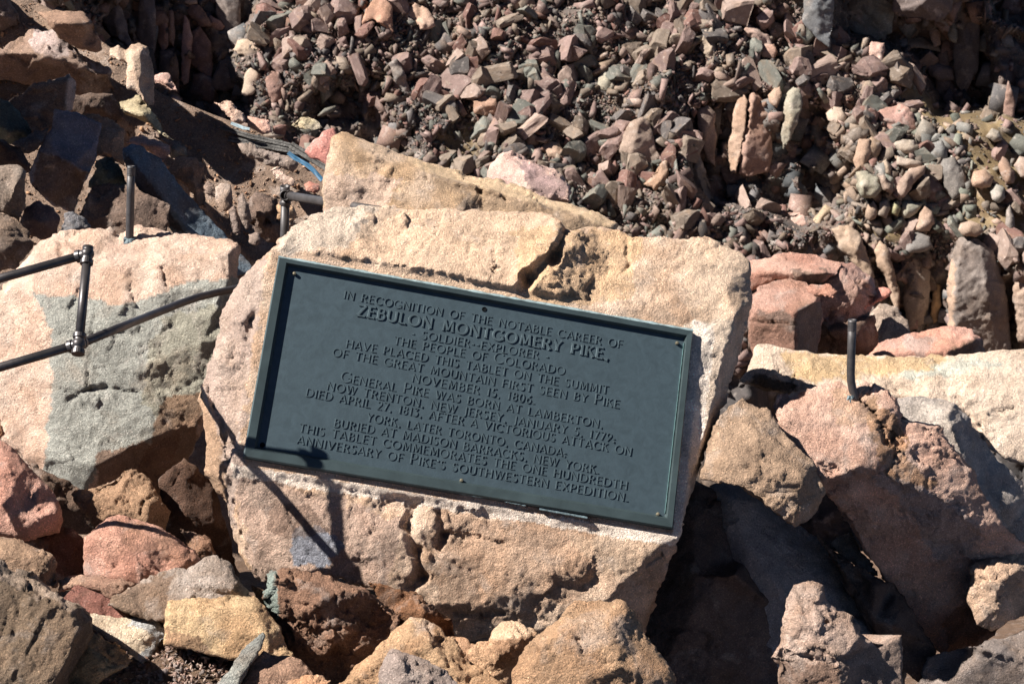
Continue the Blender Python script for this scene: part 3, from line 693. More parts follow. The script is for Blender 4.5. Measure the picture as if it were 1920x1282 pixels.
rock('rock', 'tan rock with a long straight left edge in front of the tablet boulder', 3.42,
  [(600,1350,0),(639,1280,-10),(671,1248,-25),(717,1202,-38),(742,1178,-45),(770,1156,-52),(791,1160,-52),(812,1167,-48),(826,1178,-45),(836,1192,-42),(849,1192,-45),(860,1206,-40),(876,1236,-30),(908,1256,-22),(947,1284,-15),(985,1350,0)],
  tilt=(0,0), ridges=[[(700,1250,-5),(770,1190,-18),(800,1200,-12),(830,1240,-2),(880,1290,0)]], thick=110, c=(192,150,108), c2=(176,128,88), step=3.9, rough=.7, rd=9, cuts=[([(800,1168),(806,1190),(825,1200)],6,12)])
rock('rock', 'grey granite lump cut by the bottom edge in front of the tan rock', 3.22,
  [(696,1350,0),(710,1280,-15),(713,1260,-22),(722,1232,-32),(737,1216,-38),(766,1224,-36),(798,1237,-32),(827,1250,-28),(848,1265,-22),(868,1300,-10),(872,1350,0)], tilt=(.05,.1), pts=[(770,1265,6),(745,1245,-2)], thick=80, c=(158,140,130), c2=(140,118,106), step=3.8)
rock('rock', 'small angular rock with a bright cream cap below the middle of the tablet boulder', 3.6,
  [(870,1232,0),(876,1221,-10),(894,1203,-20),(917,1201,-22),(926,1179,-35),(940,1162,-45),(961,1160,-46),(982,1170,-42),(1006,1192,-35),(992,1210,-25),(972,1238,-18),(956,1260,-10),(955,1350,0),(920,1350,0),(900,1260,0)],
  tilt=(0,0), ridges=[[(925,1200,-8),(960,1205,2),(990,1196,-12)],[(960,1205,2),(930,1240,8),(925,1280,5)]], thick=90, c=(196,150,110), c2=(168,122,88), step=3.7, rough=.6, regions=[([(915,1155),(1000,1160),(1000,1185),(960,1200),(920,1200)], (216,178,140), .8,.3)])
rock('boulder', 'big rough tan boulder at the bottom centre right', 3.3,
  [(955,1350,0),(958,1282,-20),(961,1254,-30),(982,1218,-42),(1007,1193,-52),(1043,1162,-66),(1060,1144,-75),(1078,1123,-82),(1110,1127,-84),(1142,1130,-84),(1167,1129,-84),(1195,1165,-72),(1213,1193,-66),(1237,1222,-62),(1255,1250,-58),(1272,1285,-50),(1280,1350,-40)],
  tilt=(0,0), ridges=[[(985,1300,0),(1000,1240,-8),(1030,1200,-16),(1065,1175,-26),(1160,1160,-34)]], pts=[(1110,1220,-2),(1160,1250,0),(1080,1290,8),(1220,1270,-22)], thick=170, c=(182,140,102), c2=(160,116,80), step=4, rough=.8, chip=.7, rd=14,
  cuts=[([(1085,1195),(1092,1220)],4,10), ([(1130,1240),(1150,1245)],3,6)])
rock('rock', 'narrow brown stone standing in the dark gap left of the tablet boulder', 4.0, [(335,990),(360,994),(388,1011),(404,1038),(400,1070),(370,1060),(350,1030)], tilt=(.1,.3), thick=50, c=(150,108,82), step=4)
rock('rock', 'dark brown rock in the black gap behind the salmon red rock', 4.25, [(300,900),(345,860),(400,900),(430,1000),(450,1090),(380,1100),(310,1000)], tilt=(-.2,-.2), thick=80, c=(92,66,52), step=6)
rock('rock', 'dark red filler rock standing in for the shadow under the salmon boulder', 3.95, [(40,1000),(120,985),(160,1010),(160,1085),(110,1090),(60,1040)], tilt=(-.1,-.1), thick=80, c=(110,72,60), step=5.5)  # dark filler in place of the shadow here
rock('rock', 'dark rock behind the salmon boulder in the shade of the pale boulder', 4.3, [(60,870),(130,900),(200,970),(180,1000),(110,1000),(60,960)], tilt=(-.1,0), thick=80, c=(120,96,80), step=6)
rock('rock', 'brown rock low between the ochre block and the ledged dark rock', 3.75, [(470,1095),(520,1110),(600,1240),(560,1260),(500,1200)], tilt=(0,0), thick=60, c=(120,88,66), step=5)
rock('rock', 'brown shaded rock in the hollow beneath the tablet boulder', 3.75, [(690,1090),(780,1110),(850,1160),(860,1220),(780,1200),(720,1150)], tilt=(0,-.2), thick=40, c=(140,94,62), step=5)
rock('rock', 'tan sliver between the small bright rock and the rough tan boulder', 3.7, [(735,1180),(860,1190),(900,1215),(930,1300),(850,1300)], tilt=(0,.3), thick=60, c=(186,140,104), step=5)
# ================================================================== dirt slope of the left flank and its boulders (7 to 9 m away)
D1 = 8.2
poly_h = lambda x, y: 0.62 * (y - 250) - 0.10 * (x - 200) - 70 * np.clip((330 + (y - 330) * 0.9 - x) / 60, 0, 1) * np.clip((y - 200) / 40, 0, 1)
gx, gy = np.meshgrid(np.arange(-700, 760, 6.0), np.arange(-260, 800, 6.0))
# crest line of the slope against the far gully: y grows with x
cr_x = [-700, -100, 40, 100, 180, 215, 300, 400, 470, 560, 640, 760]
cr_y = [-330, -120, -10, 20, 70, 95, 175, 215, 240, 290, 330, 380]
crest = np.interp(gx, cr_x, cr_y)
yy = np.maximum(gy, crest)
gyy = crest + (gy + 260) * (1100 - crest) / 1060.0
h = poly_h(gx, gyy)
q = np.stack([gx.ravel(), gyy.ravel(), np.zeros(gx.size)], 1)
h = h.ravel() + 9 * fbm(q / 90, 71, 3) + 3 * fbm(q / 22, 72, 3)
P = np.stack([gx.ravel(), -gyy.ravel(), h], 1)
# fold the far rim down behind the crest so that the sheet has a back
nr = gx.shape[1]
back = P[:nr].copy(); back[:, 1] -= 40; back[:, 2] -= 130
back2 = back.copy(); back2[:, 1] -= 500; back2[:, 2] -= 420
P = np.vstack([back2, back, P])
rows = gx.shape[0] + 2
idx = np.arange(rows * nr).reshape(rows, nr)
Q = np.stack([idx[:-1, :-1].ravel(), idx[1:, :-1].ravel(), idx[1:, 1:].ravel(), idx[:-1, 1:].ravel()], 1)
W = iso2world(P, D1)
gc = np.tile(srgb((126, 106, 92)), (len(P), 1)) * (1 + 0.25 * fbm(W * 2.2, 9, 3))[:, None]
g = mesh_obj('dirt_slope', W, Q, M_MID, colors=gc, origin=np.zeros(3))
tag(g, kind='structure')

rock('rock', 'square brown block with a lit flat top high on the left slope', 8.0,
  [(72,24,-30),(112,21,-45),(155,20,-48),(172,40,-30),(178,52,-35),(190,92,-35),(178,98,-10),(150,92,0),(110,72,0),(95,48,-10)], tilt=(-.1,-.6), ridges=[[(98,42,12),(135,43,18),(170,43,8)]], thick=55, c=(146,112,90), c2=(112,86,70), step=4, rough=.4, chip=.4, rd=3)
rock('rock', 'long overhanging ledge of brown rock with a sunlit rim on the left slope', 8.1,
  [(-80,90,-30),(5,92,-25),(35,72,-45),(60,62,-55),(90,56,-60),(115,62,-58),(135,85,-48),(170,108,-40),(205,124,-36),(213,136,-30),(212,172,-30),(198,187,-20),(150,187,0),(100,168,0),(50,155,0),(0,148,0),(-80,150,0)],
  tilt=(0,-.6), ridges=[[(-40,98,6),(5,98,8),(65,102,12),(100,108,14),(130,116,12),(180,138,12),(206,140,4)]], thick=80, c=(138,112,96), c2=(112,84,68), step=4, rough=.7, chip=.7, rd=3,
  regions=[([(60,50),(120,55),(135,100),(100,108),(65,100)], (170,150,146), .7), ([(160,105),(215,130),(205,142),(175,135)], (176,150,140), .7), ([(0,105),(210,145),(210,190),(0,160)], (104,80,66), .7)])  # paler rim and darker front: sun and shade put into the colour
rock('standing_stone', 'upright rounded tan stone standing on the left slope against the dark cliff', 7.9,
  [(205,90,-30),(222,84,-35),(236,93,-34),(247,83,-42),(262,80,-46),(276,87,-46),(283,108,-46),(291,150,-44),(290,200,-40),(280,198,-15),(262,180,0),(240,165,0),(236,140,-5),(238,118,-10),(222,112,0),(205,105,-10)],
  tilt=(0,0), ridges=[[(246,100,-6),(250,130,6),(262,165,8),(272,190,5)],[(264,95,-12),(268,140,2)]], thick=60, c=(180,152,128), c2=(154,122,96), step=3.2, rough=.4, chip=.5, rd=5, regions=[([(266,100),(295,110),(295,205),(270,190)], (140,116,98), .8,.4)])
rock('rock', 'reddish block behind the upright stone on the left slope', 8.5, [(205,100),(230,92),(245,110),(242,160),(215,165),(205,130)], tilt=(0,-.2), thick=40, c=(150,98,74), step=4)
rock('rock', 'small pink block at the foot of the dark cliff right of the upright stone', 9.0, [(289,142),(303,137),(318,139),(330,158),(333,172),(318,170),(300,160),(290,158)], tilt=(0,.4), thick=35, c=(178,140,128), step=3.4)
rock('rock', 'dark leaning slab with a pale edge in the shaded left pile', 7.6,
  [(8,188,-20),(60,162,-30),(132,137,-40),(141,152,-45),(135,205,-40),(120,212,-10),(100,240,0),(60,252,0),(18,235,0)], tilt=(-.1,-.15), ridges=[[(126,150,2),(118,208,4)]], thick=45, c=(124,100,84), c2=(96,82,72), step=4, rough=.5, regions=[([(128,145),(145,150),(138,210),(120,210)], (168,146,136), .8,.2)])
rock('rock', 'yellowish lichen covered slab below the upright stone', 8.0, [(222,192,-10),(240,184,-20),(262,180,-24),(276,196,-20),(292,217,-16),(312,250,-10),(326,264,-5),(300,252,0),(280,232,5),(232,210,5)], tilt=(0,.3), thick=30, c=(160,148,116), c2=(140,124,92), step=3.6, rough=.5)
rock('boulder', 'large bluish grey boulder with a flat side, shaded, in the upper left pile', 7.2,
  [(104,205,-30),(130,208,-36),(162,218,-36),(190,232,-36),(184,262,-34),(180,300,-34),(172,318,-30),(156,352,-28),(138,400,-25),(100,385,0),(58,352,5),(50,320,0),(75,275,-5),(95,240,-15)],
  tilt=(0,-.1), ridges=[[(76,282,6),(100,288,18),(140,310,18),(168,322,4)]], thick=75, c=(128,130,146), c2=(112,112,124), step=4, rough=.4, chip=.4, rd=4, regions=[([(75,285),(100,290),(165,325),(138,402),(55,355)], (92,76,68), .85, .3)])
rock('rock', 'light brown slab partly sunlit beside the bluish boulder', 7.6, [(150,220,-15),(165,217,-20),(215,225,-24),(232,242,-20),(234,312,-14),(215,300,0),(190,292,0),(172,298,0),(180,255,-5)], tilt=(0,.25), pts=[(208,262,3)], thick=45, c=(168,134,106), c2=(148,112,84), step=3.8, rough=.6)
rock('rock', 'long dark blue grey slab sloping down behind the left iron rod', 6.9,
  [(231,278,-15),(246,270,-22),(262,272,-25),(300,298,-26),(332,340,-26),(385,402,-26),(440,458,-26),(480,510,-20),(430,520,0),(360,470,5),(300,412,5),(262,360,5),(234,310,5)],
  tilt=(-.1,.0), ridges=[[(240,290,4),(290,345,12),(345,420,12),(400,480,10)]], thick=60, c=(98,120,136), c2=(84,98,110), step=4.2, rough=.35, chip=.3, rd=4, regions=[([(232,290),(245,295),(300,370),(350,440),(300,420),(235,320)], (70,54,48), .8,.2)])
rock('rock', 'pink flat topped rock above the long blue slab', 7.3, [(234,268),(250,258),(272,257),(300,265),(318,274),(320,290),(306,306),(292,294),(262,272)], tilt=(0,.5), thick=35, c=(184,144,130), c2=(164,120,104), step=3.5)
rock('rock', 'small teal tinted rock beside the pink flat topped rock', 7.4, [(300,258),(318,262),(340,265),(352,275),(350,292),(335,290),(322,296),(316,275)], tilt=(-.1,.2), thick=30, c=(104,122,118), c2=(150,104,80), step=3.5)
rock('rock', 'orange brown rock with a forked top above the long slab', 7.1, [(318,322),(330,300),(345,294),(366,296),(378,310),(385,350),(388,392),(372,388),(352,352),(338,338),(322,332)], tilt=(0,.1), ridges=[[(335,312,8),(362,312,12),(366,350,12)]], thick=45, c=(174,130,98), c2=(142,104,78), step=3.6)
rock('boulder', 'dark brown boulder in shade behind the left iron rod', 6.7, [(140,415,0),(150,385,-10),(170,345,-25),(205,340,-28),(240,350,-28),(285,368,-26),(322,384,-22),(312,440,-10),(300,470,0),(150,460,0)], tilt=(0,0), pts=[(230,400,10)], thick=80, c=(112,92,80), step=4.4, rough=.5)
rock('rock', 'dark teal slab wedged above the shaded boulder', 7.0, [(172,330),(180,300),(205,292),(225,305),(238,340),(240,365),(200,350),(165,352)], tilt=(-.1,-.05), thick=30, c=(76,92,90), step=4)
rock('boulder', 'rounded dark boulder at the left edge above the handrail', 6.4, [(-60,308),(0,309),(35,311),(51,320),(50,350),(44,385),(36,412),(20,404),(0,398),(-60,400)], tilt=(0,0), thick=70, c=(122,108,96), step=4.2, rough=.5, rd=9)
rock('rock', 'purplish shaded rock low in the left pile', 6.5, [(32,420),(45,392),(72,378),(98,392),(112,410),(105,440),(90,450),(40,440)], tilt=(0,.1), thick=50, c=(116,98,98), step=4)
rock('rock', 'small bluish slab in front of the shaded boulder', 6.4, [(112,440),(122,402),(135,398),(160,415),(172,432),(150,445)], tilt=(-.1,.1), thick=30, c=(106,108,114), step=4)
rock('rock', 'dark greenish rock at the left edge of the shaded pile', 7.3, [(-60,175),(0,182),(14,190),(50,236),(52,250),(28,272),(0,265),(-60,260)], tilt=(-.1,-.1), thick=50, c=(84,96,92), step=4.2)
rock('stone', 'wedge shaped brown stone with a blue grey top in the shaded pile', 7.2, [(24,270),(60,250),(94,236),(84,258),(72,280),(52,290),(32,284)], tilt=(0,.2), ridges=[[(36,272,8),(80,262,8)]], thick=35, c=(104,104,106), c2=(124,84,60), step=3.8)
rock('rock', 'dark rock at the top left corner of the slope', 8.4, [(-80,-60),(0,-30),(25,5),(42,38),(45,46),(20,60),(-5,68),(-80,70)], tilt=(-.1,-.35), thick=70, c=(104,90,84), step=4.5)
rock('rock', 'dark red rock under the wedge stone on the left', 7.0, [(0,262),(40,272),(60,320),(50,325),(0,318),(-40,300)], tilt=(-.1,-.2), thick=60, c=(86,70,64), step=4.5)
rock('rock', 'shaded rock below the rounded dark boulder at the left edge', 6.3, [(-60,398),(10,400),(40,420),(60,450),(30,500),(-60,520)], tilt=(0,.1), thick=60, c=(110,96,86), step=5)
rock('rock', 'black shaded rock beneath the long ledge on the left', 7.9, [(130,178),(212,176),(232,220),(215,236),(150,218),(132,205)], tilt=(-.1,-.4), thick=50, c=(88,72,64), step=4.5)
# stones along the dirt slope down to the tablet boulder
rock('stone', 'pale angular stone near the weathered timbers', 8.6, [(402,192),(425,187),(440,196),(456,212),(458,228),(442,234),(425,220),(412,205)], tilt=(0,.5), thick=30, c=(182,150,132), step=3.2)
rock('rock', 'pink flat slab right of the pale angular stone near the timbers', 8.7, [(464,218),(488,222),(505,227),(510,248),(490,252),(466,240)], tilt=(0,.5), thick=25, c=(196,150,132), step=3.2)
rock('stone', 'green tinted stone standing right of the timbers', 9.0, [(545,236),(560,222),(578,217),(598,228),(606,240),(585,248),(560,244)], tilt=(0,.4), thick=30, c=(164,154,124), step=3.2)
rock('boulder', 'rose red rock beside the left end of the tall tan slab', 7.6, [(572,285),(590,262),(605,246),(625,240),(640,262),(640,320),(618,310),(595,300),(580,296)], tilt=(0,.35), pts=[(604,272,10)], thick=50, c=(184,112,100), c2=(160,100,90), step=3.6, rough=.6)
rock('rock', 'grey slab lying under the weathered timbers', 7.9, [(448,272,-10),(468,268,-16),(500,280,-18),(540,296,-16),(560,308,-12),(548,320,0),(510,312,2),(468,296,2)], tilt=(0,0), ridges=[[(460,280,4),(500,290,6),(545,306,4)]], thick=35, c=(140,124,114), step=3.4)
rock('rock', 'pale lit slab lying above the rear pipe joint', 7.2, [(503,318),(520,314),(542,326),(556,340),(552,350),(530,348),(515,336)], tilt=(0,.4), thick=25, c=(186,158,142), step=3.2)
rock('stone', 'small red stone right of the pale slab behind the rear pipe joint', 7.0, [(568,345),(580,338),(598,343),(600,355),(590,364),(574,358)], tilt=(0,.4), thick=25, c=(178,112,98), step=3.2)
rock('stone', 'round brown stone in the shaded gully left of the rear pipe', 6.8, [(402,350),(415,342),(432,346),(438,362),(434,392),(420,396),(405,380)], tilt=(0,.1), thick=30, c=(146,124,108), step=3.4)
rock('stone', 'small round stone left of the larger one in the shaded gully', 6.8, [(382,345),(392,338),(402,348),(402,368),(390,370),(382,360)], tilt=(0,.1), thick=20, c=(136,116,104), step=3.2)
rock('stone', 'narrow upright stone in the gully above the tablet boulder corner', 6.5, [(444,372),(455,362),(466,385),(472,415),(462,430),(450,410)], tilt=(0,0), thick=20, c=(140,124,114), step=3.2)
rock('stone', 'second narrow stone lower in the gully by the long blue slab', 6.5, [(428,395),(440,385),(452,410),(455,440),(440,445),(430,420)], tilt=(0,0), thick=20, c=(130,112,102), step=3.2)
rock('rock', 'dark rock under the rear pipe joint', 6.6, [(458,385,-5),(480,365,-18),(520,370,-18),(530,400,-10),(528,450,0),(500,450,0),(470,420,0)], tilt=(-.15,-.1), thick=40, c=(104,86,76), step=4)
rock('stone', 'tan stone at the right side of the rear post', 6.4, [(516,385),(530,378),(552,385),(560,410),(540,425),(520,410)], tilt=(0,.3), thick=25, c=(178,140,104), step=3.4)
rock('rock', 'small dark stone on the gully floor below the narrow stones', 6.3, [(466,440),(485,436),(492,452),(480,462),(468,455)], tilt=(0,.3), thick=15, c=(120,108,104), step=3.2)
# rock added out of view, placed to shade the left slope
rock('shade_outcrop', 'tall dark rock added out of view to shade the left slope', 6.5, [(-520,-300,-80),(-400,-390,-90),(-250,-370,-80),(-150,-260,-60),(-95,-120,-30),(-70,20,0),(-60,140,10),(-130,330,20),(-520,380,20)], tilt=(0,.1), pts=[(-260,-100,60)], thick=230, c=(130,104,88), step=9)
# ================================================================== the bronze tablet
def onrock(px, py, D=4.0, h=None):
    hh = TP(px, py) if h is None else h
    return unproj(px, py, D * (1 - hh / FPX))
cTL, cTR, cBR, cBL = [onrock(*p) for p in ((523, 482), (1300, 620), (1262, 990), (456, 856))]
PO = (cTL + cTR + cBR + cBL) / 4
PU = (cTR - cTL) / 2 + (cBR - cBL) / 2; PU /= np.linalg.norm(PU)
PV = (cTL - cBL) / 2 + (cTR - cBR) / 2; PV -= PU * PV.dot(PU); PV /= np.linalg.norm(PV)
PN = np.cross(PU, PV)
def toplate(px, py, off=0.0):
    """pixel -> (u, v) on the plate plane lifted by off"""
    d = unproj(px, py, 1.0) - CAM
    o = PO + PN * off
    t = (o - CAM).dot(PN) / d.dot(PN)
    r = CAM + d * t - o
    return np.array([r.dot(PU), r.dot(PV)])
def fromplate(uvw):
    uvw = np.asarray(uvw, float)
    return PO + uvw[:, :1] * PU + uvw[:, 1:2] * PV + uvw[:, 2:3] * PN
BASE = -0.012; FACE = 0.0015; RIM = 0.0165
oc = [toplate(px, py, RIM) for px, py in ((522, 481), (1300, 619), (1262, 991), (455, 857))]
ic = [toplate(px, py, FACE) for px, py in ((541, 499), (1283, 634), (1246, 968), (483, 838))]
tab_loc = PO - PV * 0.24
tablet = empty('tablet', tab_loc, 'dark green bronze tablet with raised lettering and a raised rim, fixed to the tan boulder', 'plaque')
# base plate: front face, with its sides going back into the dressed recess
def prism(name, poly, z0, z1, mat, parent, inset=0.0):
    n = len(poly)
    c = np.mean(poly, axis=0)
    V = [(p[0], p[1], z0) for p in poly] + [(p[0] + (c[0] - p[0]) * inset, p[1] + (c[1] - p[1]) * inset, z1) for p in poly]
    F = [list(range(n))[::-1], list(range(n, 2 * n))] + [[i, (i + 1) % n, n + (i + 1) % n, n + i] for i in range(n)]
    return mesh_obj(name, fromplate(V), F, mat, parent=parent, smooth=False, tris=False)
# order of corners TL TR BR BL is clockwise seen from the front: use counter clockwise
occ = [oc[3], oc[2], oc[1], oc[0]]; icc = [ic[3], ic[2], ic[1], ic[0]]
mid = [o * 0.985 for o in occ]
prism('plate', mid, BASE, FACE, M_TILE, tablet)
# rim: four mitred bars with a sloping inner edge
for k in range(4):
    a, b = occ[k], occ[(k + 1) % 4]; c_, d_ = icc[k], icc[(k + 1) % 4]
    i0 = c_ + (a - c_) * 0.22; i1 = d_ + (b - d_) * 0.22
    e0 = a + (c_ - a) * 0.12; e1 = b + (d_ - b) * 0.12
    cur = np.array([[*a, -0.012], [*b, -0.012], [*b, RIM - 0.003], [*a, RIM - 0.003], [*e1, RIM], [*e0, RIM], [*i1, RIM - 0.001], [*i0, RIM - 0.001], [*d_, FACE + 0.0006], [*c_, FACE + 0.0006], [*d_, -0.010], [*c_, -0.010]])
    F = [[0, 1, 2, 3], [3, 2, 4, 5], [5, 4, 6, 7], [7, 6, 8, 9], [9, 8, 10, 11], [11, 10, 1, 0], [1, 10, 8, 6, 4, 2], [0, 3, 5, 7, 9, 11]]
    g_ = 0.0004
    o = mesh_obj('rim_bar', fromplate(cur), F, M_FRAME, parent=tablet, smooth=False, tris=False)
# worn pale arris along the top edge
def strip(name, p0, p1, w, mat, z, n=60, seed=1):
    rs = np.random.default_rng(seed)
    d = (p1 - p0); L = np.linalg.norm(d); d = d / L; nn = np.array([-d[1], d[0]])
    V = []; F = []
    for i in range(n + 1):
        p = p0 + d * L * i / n; ww = w * (0.5 + rs.random() * 0.8)
        V += [(*(p - nn * w * 0.5), z - 0.008), (*(p + nn * ww), z - 0.003 + rs.random() * 0.001), (*(p - nn * ww * 0.5), z + 0.0012)]
        if i:
            a = 3 * (i - 1); b = 3 * i
            F += [[a, b, b + 1, a + 1], [a + 1, b + 1, b + 2, a + 2], [a + 2, b + 2, b, a]]
    return mesh_obj(name, fromplate(V), F, mat, parent=tablet, smooth=False, tris=False)
strip('worn_edge', oc[0], oc[1], 0.0042, M_PATINA, RIM - 0.001)
strip('worn_edge', (ic[1] * .97 + ic[2] * .03), (ic[2] * .985 + ic[1] * .015), 0.0022, simple_material('polished_green_edge', (0.12, 0.21, 0.21), rough=0.35, metal=0.4, var=0.3, sc=30), FACE + 0.006, seed=5)
for (xa, ya, xb, yb, sd) in ((820, 918, 905, 934, 2), (945, 941, 985, 949, 3), (1010, 955, 1100, 972, 4)):
    strip('lead_packing', toplate(xa, ya), toplate(xb, yb), 0.004, M_LEAD, 0.012, n=14, seed=sd)

# raised capitals, drawn as flared strokes
def arc(cx, cy, rx, ry, a0, a1, n=9):
    return [(cx + rx * math.cos(math.radians(a0 + (a1 - a0) * i / n)), cy + ry * math.sin(math.radians(a0 + (a1 - a0) * i / n))) for i in range(n + 1)]
T_ = 1.0; t_ = 0.62        # thick and thin strokes
G = {
 'A': (0.78, [([(0.02, 0), (0.39, 1)], t_), ([(0.76, 0), (0.39, 1)], T_), ([(0.14, 0.3), (0.64, 0.3)], t_)]),
 'B': (0.62, [([(0.08, 0), (0.08, 1)], T_), ([(0.08, 1), (0.3, 1)] + arc(0.3, 0.78, 0.2, 0.22, 90, -90) + [(0.08, 0.56)], t_), ([(0.08, 0.56), (0.34, 0.56)] + arc(0.34, 0.28, 0.24, 0.28, 90, -90) + [(0.08, 0)], t_ * 1.2)]),
 'C': (0.82, [(arc(0.46, 0.5, 0.42, 0.5, 42, 318, 18), T_)]),
 'D': (0.82, [([(0.08, 0), (0.08, 1)], T_), ([(0.08, 1), (0.3, 1)] + arc(0.32, 0.5, 0.46, 0.5, 90, -90, 14) + [(0.08, 0)], t_ * 1.15)]),
 'E': (0.56, [([(0.08, 0), (0.08, 1)], T_), ([(0.08, 1), (0.52, 1)], t_), ([(0.08, 0.55), (0.46, 0.55)], t_), ([(0.08, 0), (0.54, 0)], t_)]),
 'F': (0.54, [([(0.08, 0), (0.08, 1)], T_), ([(0.08, 1), (0.52, 1)], t_), ([(0.08, 0.54), (0.45, 0.54)], t_)]),
 'G': (0.86, [(arc(0.46, 0.5, 0.42, 0.5, 45, 335, 18), T_), ([(0.82, 0.06), (0.82, 0.42), (0.6, 0.42)], t_)]),
 'H': (0.78, [([(0.08, 0), (0.08, 1)], T_), ([(0.7, 0), (0.7, 1)], T_), ([(0.08, 0.54), (0.7, 0.54)], t_)]),
 'I': (0.18, [([(0.09, 0), (0.09, 1)], T_)]),
 'J': (0.34, [([(0.26, 1), (0.26, 0.05)] + arc(0.08, 0.05, 0.18, 0.24, 0, -80, 5), T_)]),
 'K': (0.68, [([(0.08, 0), (0.08, 1)], T_), ([(0.6, 1), (0.1, 0.48)], t_), ([(0.26, 0.62), (0.66, 0)], T_)]),
 'L': (0.54, [([(0.08, 0), (0.08, 1)], T_), ([(0.08, 0), (0.52, 0)], t_)]),
 'M': (0.94, [([(0.1, 0), (0.16, 1)], t_), ([(0.16, 1), (0.47, 0.12)], T_), ([(0.47, 0.12), (0.78, 1)], t_), ([(0.78, 1), (0.86, 0)], T_)]),
 'N': (0.8, [([(0.08, 0), (0.08, 1)], t_), ([(0.08, 1), (0.72, 0)], T_), ([(0.72, 0), (0.72, 1)], t_)]),
 'O': (0.92, [(arc(0.46, 0.5, 0.42, 0.5, 90, 450, 24), T_ * 0.9)]),
 'P': (0.58, [([(0.08, 0), (0.08, 1)], T_), ([(0.08, 1), (0.28, 1)] + arc(0.28, 0.73, 0.26, 0.27, 90, -90) + [(0.08, 0.46)], t_ * 1.1)]),
 'R': (0.66, [([(0.08, 0), (0.08, 1)], T_), ([(0.08, 1), (0.28, 1)] + arc(0.28, 0.75, 0.25, 0.25, 90, -90) + [(0.08, 0.5)], t_ * 1.1), ([(0.3, 0.5), (0.64, 0)], T_)]),
 'S': (0.54, [(arc(0.28, 0.76, 0.2, 0.24, 40, 225, 9) + arc(0.25, 0.26, 0.23, 0.26, 60, -145, 10), T_ * 0.9)]),
 'T': (0.66, [([(0.33, 0), (0.33, 1)], T_), ([(0.02, 1), (0.64, 1)], t_)]),
 'U': (0.76, [([(0.08, 1), (0.08, 0.3)] + arc(0.38, 0.3, 0.3, 0.3, 180, 360, 10) + [(0.68, 1)], T_ * 0.9)]),
 'V': (0.76, [([(0.02, 1), (0.38, 0)], T_), ([(0.74, 1), (0.38, 0)], t_)]),
 'W': (1.08, [([(0.02, 1), (0.3, 0)], T_), ([(0.54, 1), (0.3, 0)], t_), ([(0.54, 1), (0.8, 0)], T_), ([(1.06, 1), (0.8, 0)], t_)]),
 'X': (0.7, [([(0.04, 1), (0.66, 0)], T_), ([(0.64, 1), (0.04, 0)], t_)]),
 'Y': (0.68, [([(0.02, 1), (0.34, 0.48)], T_), ([(0.66, 1), (0.34, 0.48)], t_), ([(0.34, 0.5), (0.34, 0)], T_)]),
 'Z': (0.66, [([(0.06, 1), (0.62, 1)], t_), ([(0.6, 1), (0.06, 0)], T_), ([(0.04, 0), (0.64, 0)], t_)]),
 '0': (0.56, [(arc(0.28, 0.5, 0.24, 0.5, 90, 450, 18), T_ * 0.9)]),
 '1': (0.3, [([(0.17, 0), (0.17, 1)], T_), ([(0.03, 0.84), (0.17, 1)], t_)]),
 '2': (0.52, [(arc(0.25, 0.74, 0.22, 0.26, 160, -30, 9) + [(0.04, 0)], T_ * 0.85), ([(0.04, 0), (0.5, 0)], t_)]),
 '3': (0.5, [([(0.06, 1), (0.42, 1), (0.2, 0.6)] + arc(0.2, 0.3, 0.24, 0.3, 85, -130, 10), T_ * 0.8)]),
 '5': (0.5, [([(0.44, 1), (0.14, 1), (0.1, 0.56)] + arc(0.2, 0.3, 0.24, 0.3, 95, -130, 10), T_ * 0.8)]),
 '6': (0.56, [([(0.46, 1)] + arc(0.28, 0.3, 0.23, 0.3, 140, 500, 16), T_ * 0.85)]),
 '7': (0.5, [([(0.04, 1), (0.48, 1)], t_), ([(0.47, 1), (0.18, 0)], T_)]),
 '8': (0.54, [(arc(0.27, 0.76, 0.19, 0.24, 90, 450, 14), T_ * 0.85), (arc(0.27, 0.27, 0.22, 0.27, 90, 450, 14), T_ * 0.85)]),
 '9': (0.56, [([(0.12, 0)] + arc(0.28, 0.7, 0.23, 0.3, -40, 320, 16), T_ * 0.85)]),
 '.': (0.2, [([(0.08, 0.0), (0.08, 0.10)], 1.5)]),
 ',': (0.22, [([(0.1, 0.10), (0.1, 0.0), (0.05, -0.12)], 1.3)]),
 ';': (0.22, [([(0.1, 0.42), (0.1, 0.34)], 1.4), ([(0.1, 0.10), (0.1, 0.0), (0.05, -0.12)], 1.3)]),
 '-': (0.34, [([(0.05, 0.42), (0.29, 0.42)], 1.1)]),
 "'": (0.16, [([(0.08, 1.0), (0.06, 0.78)], 1.2)]),
}
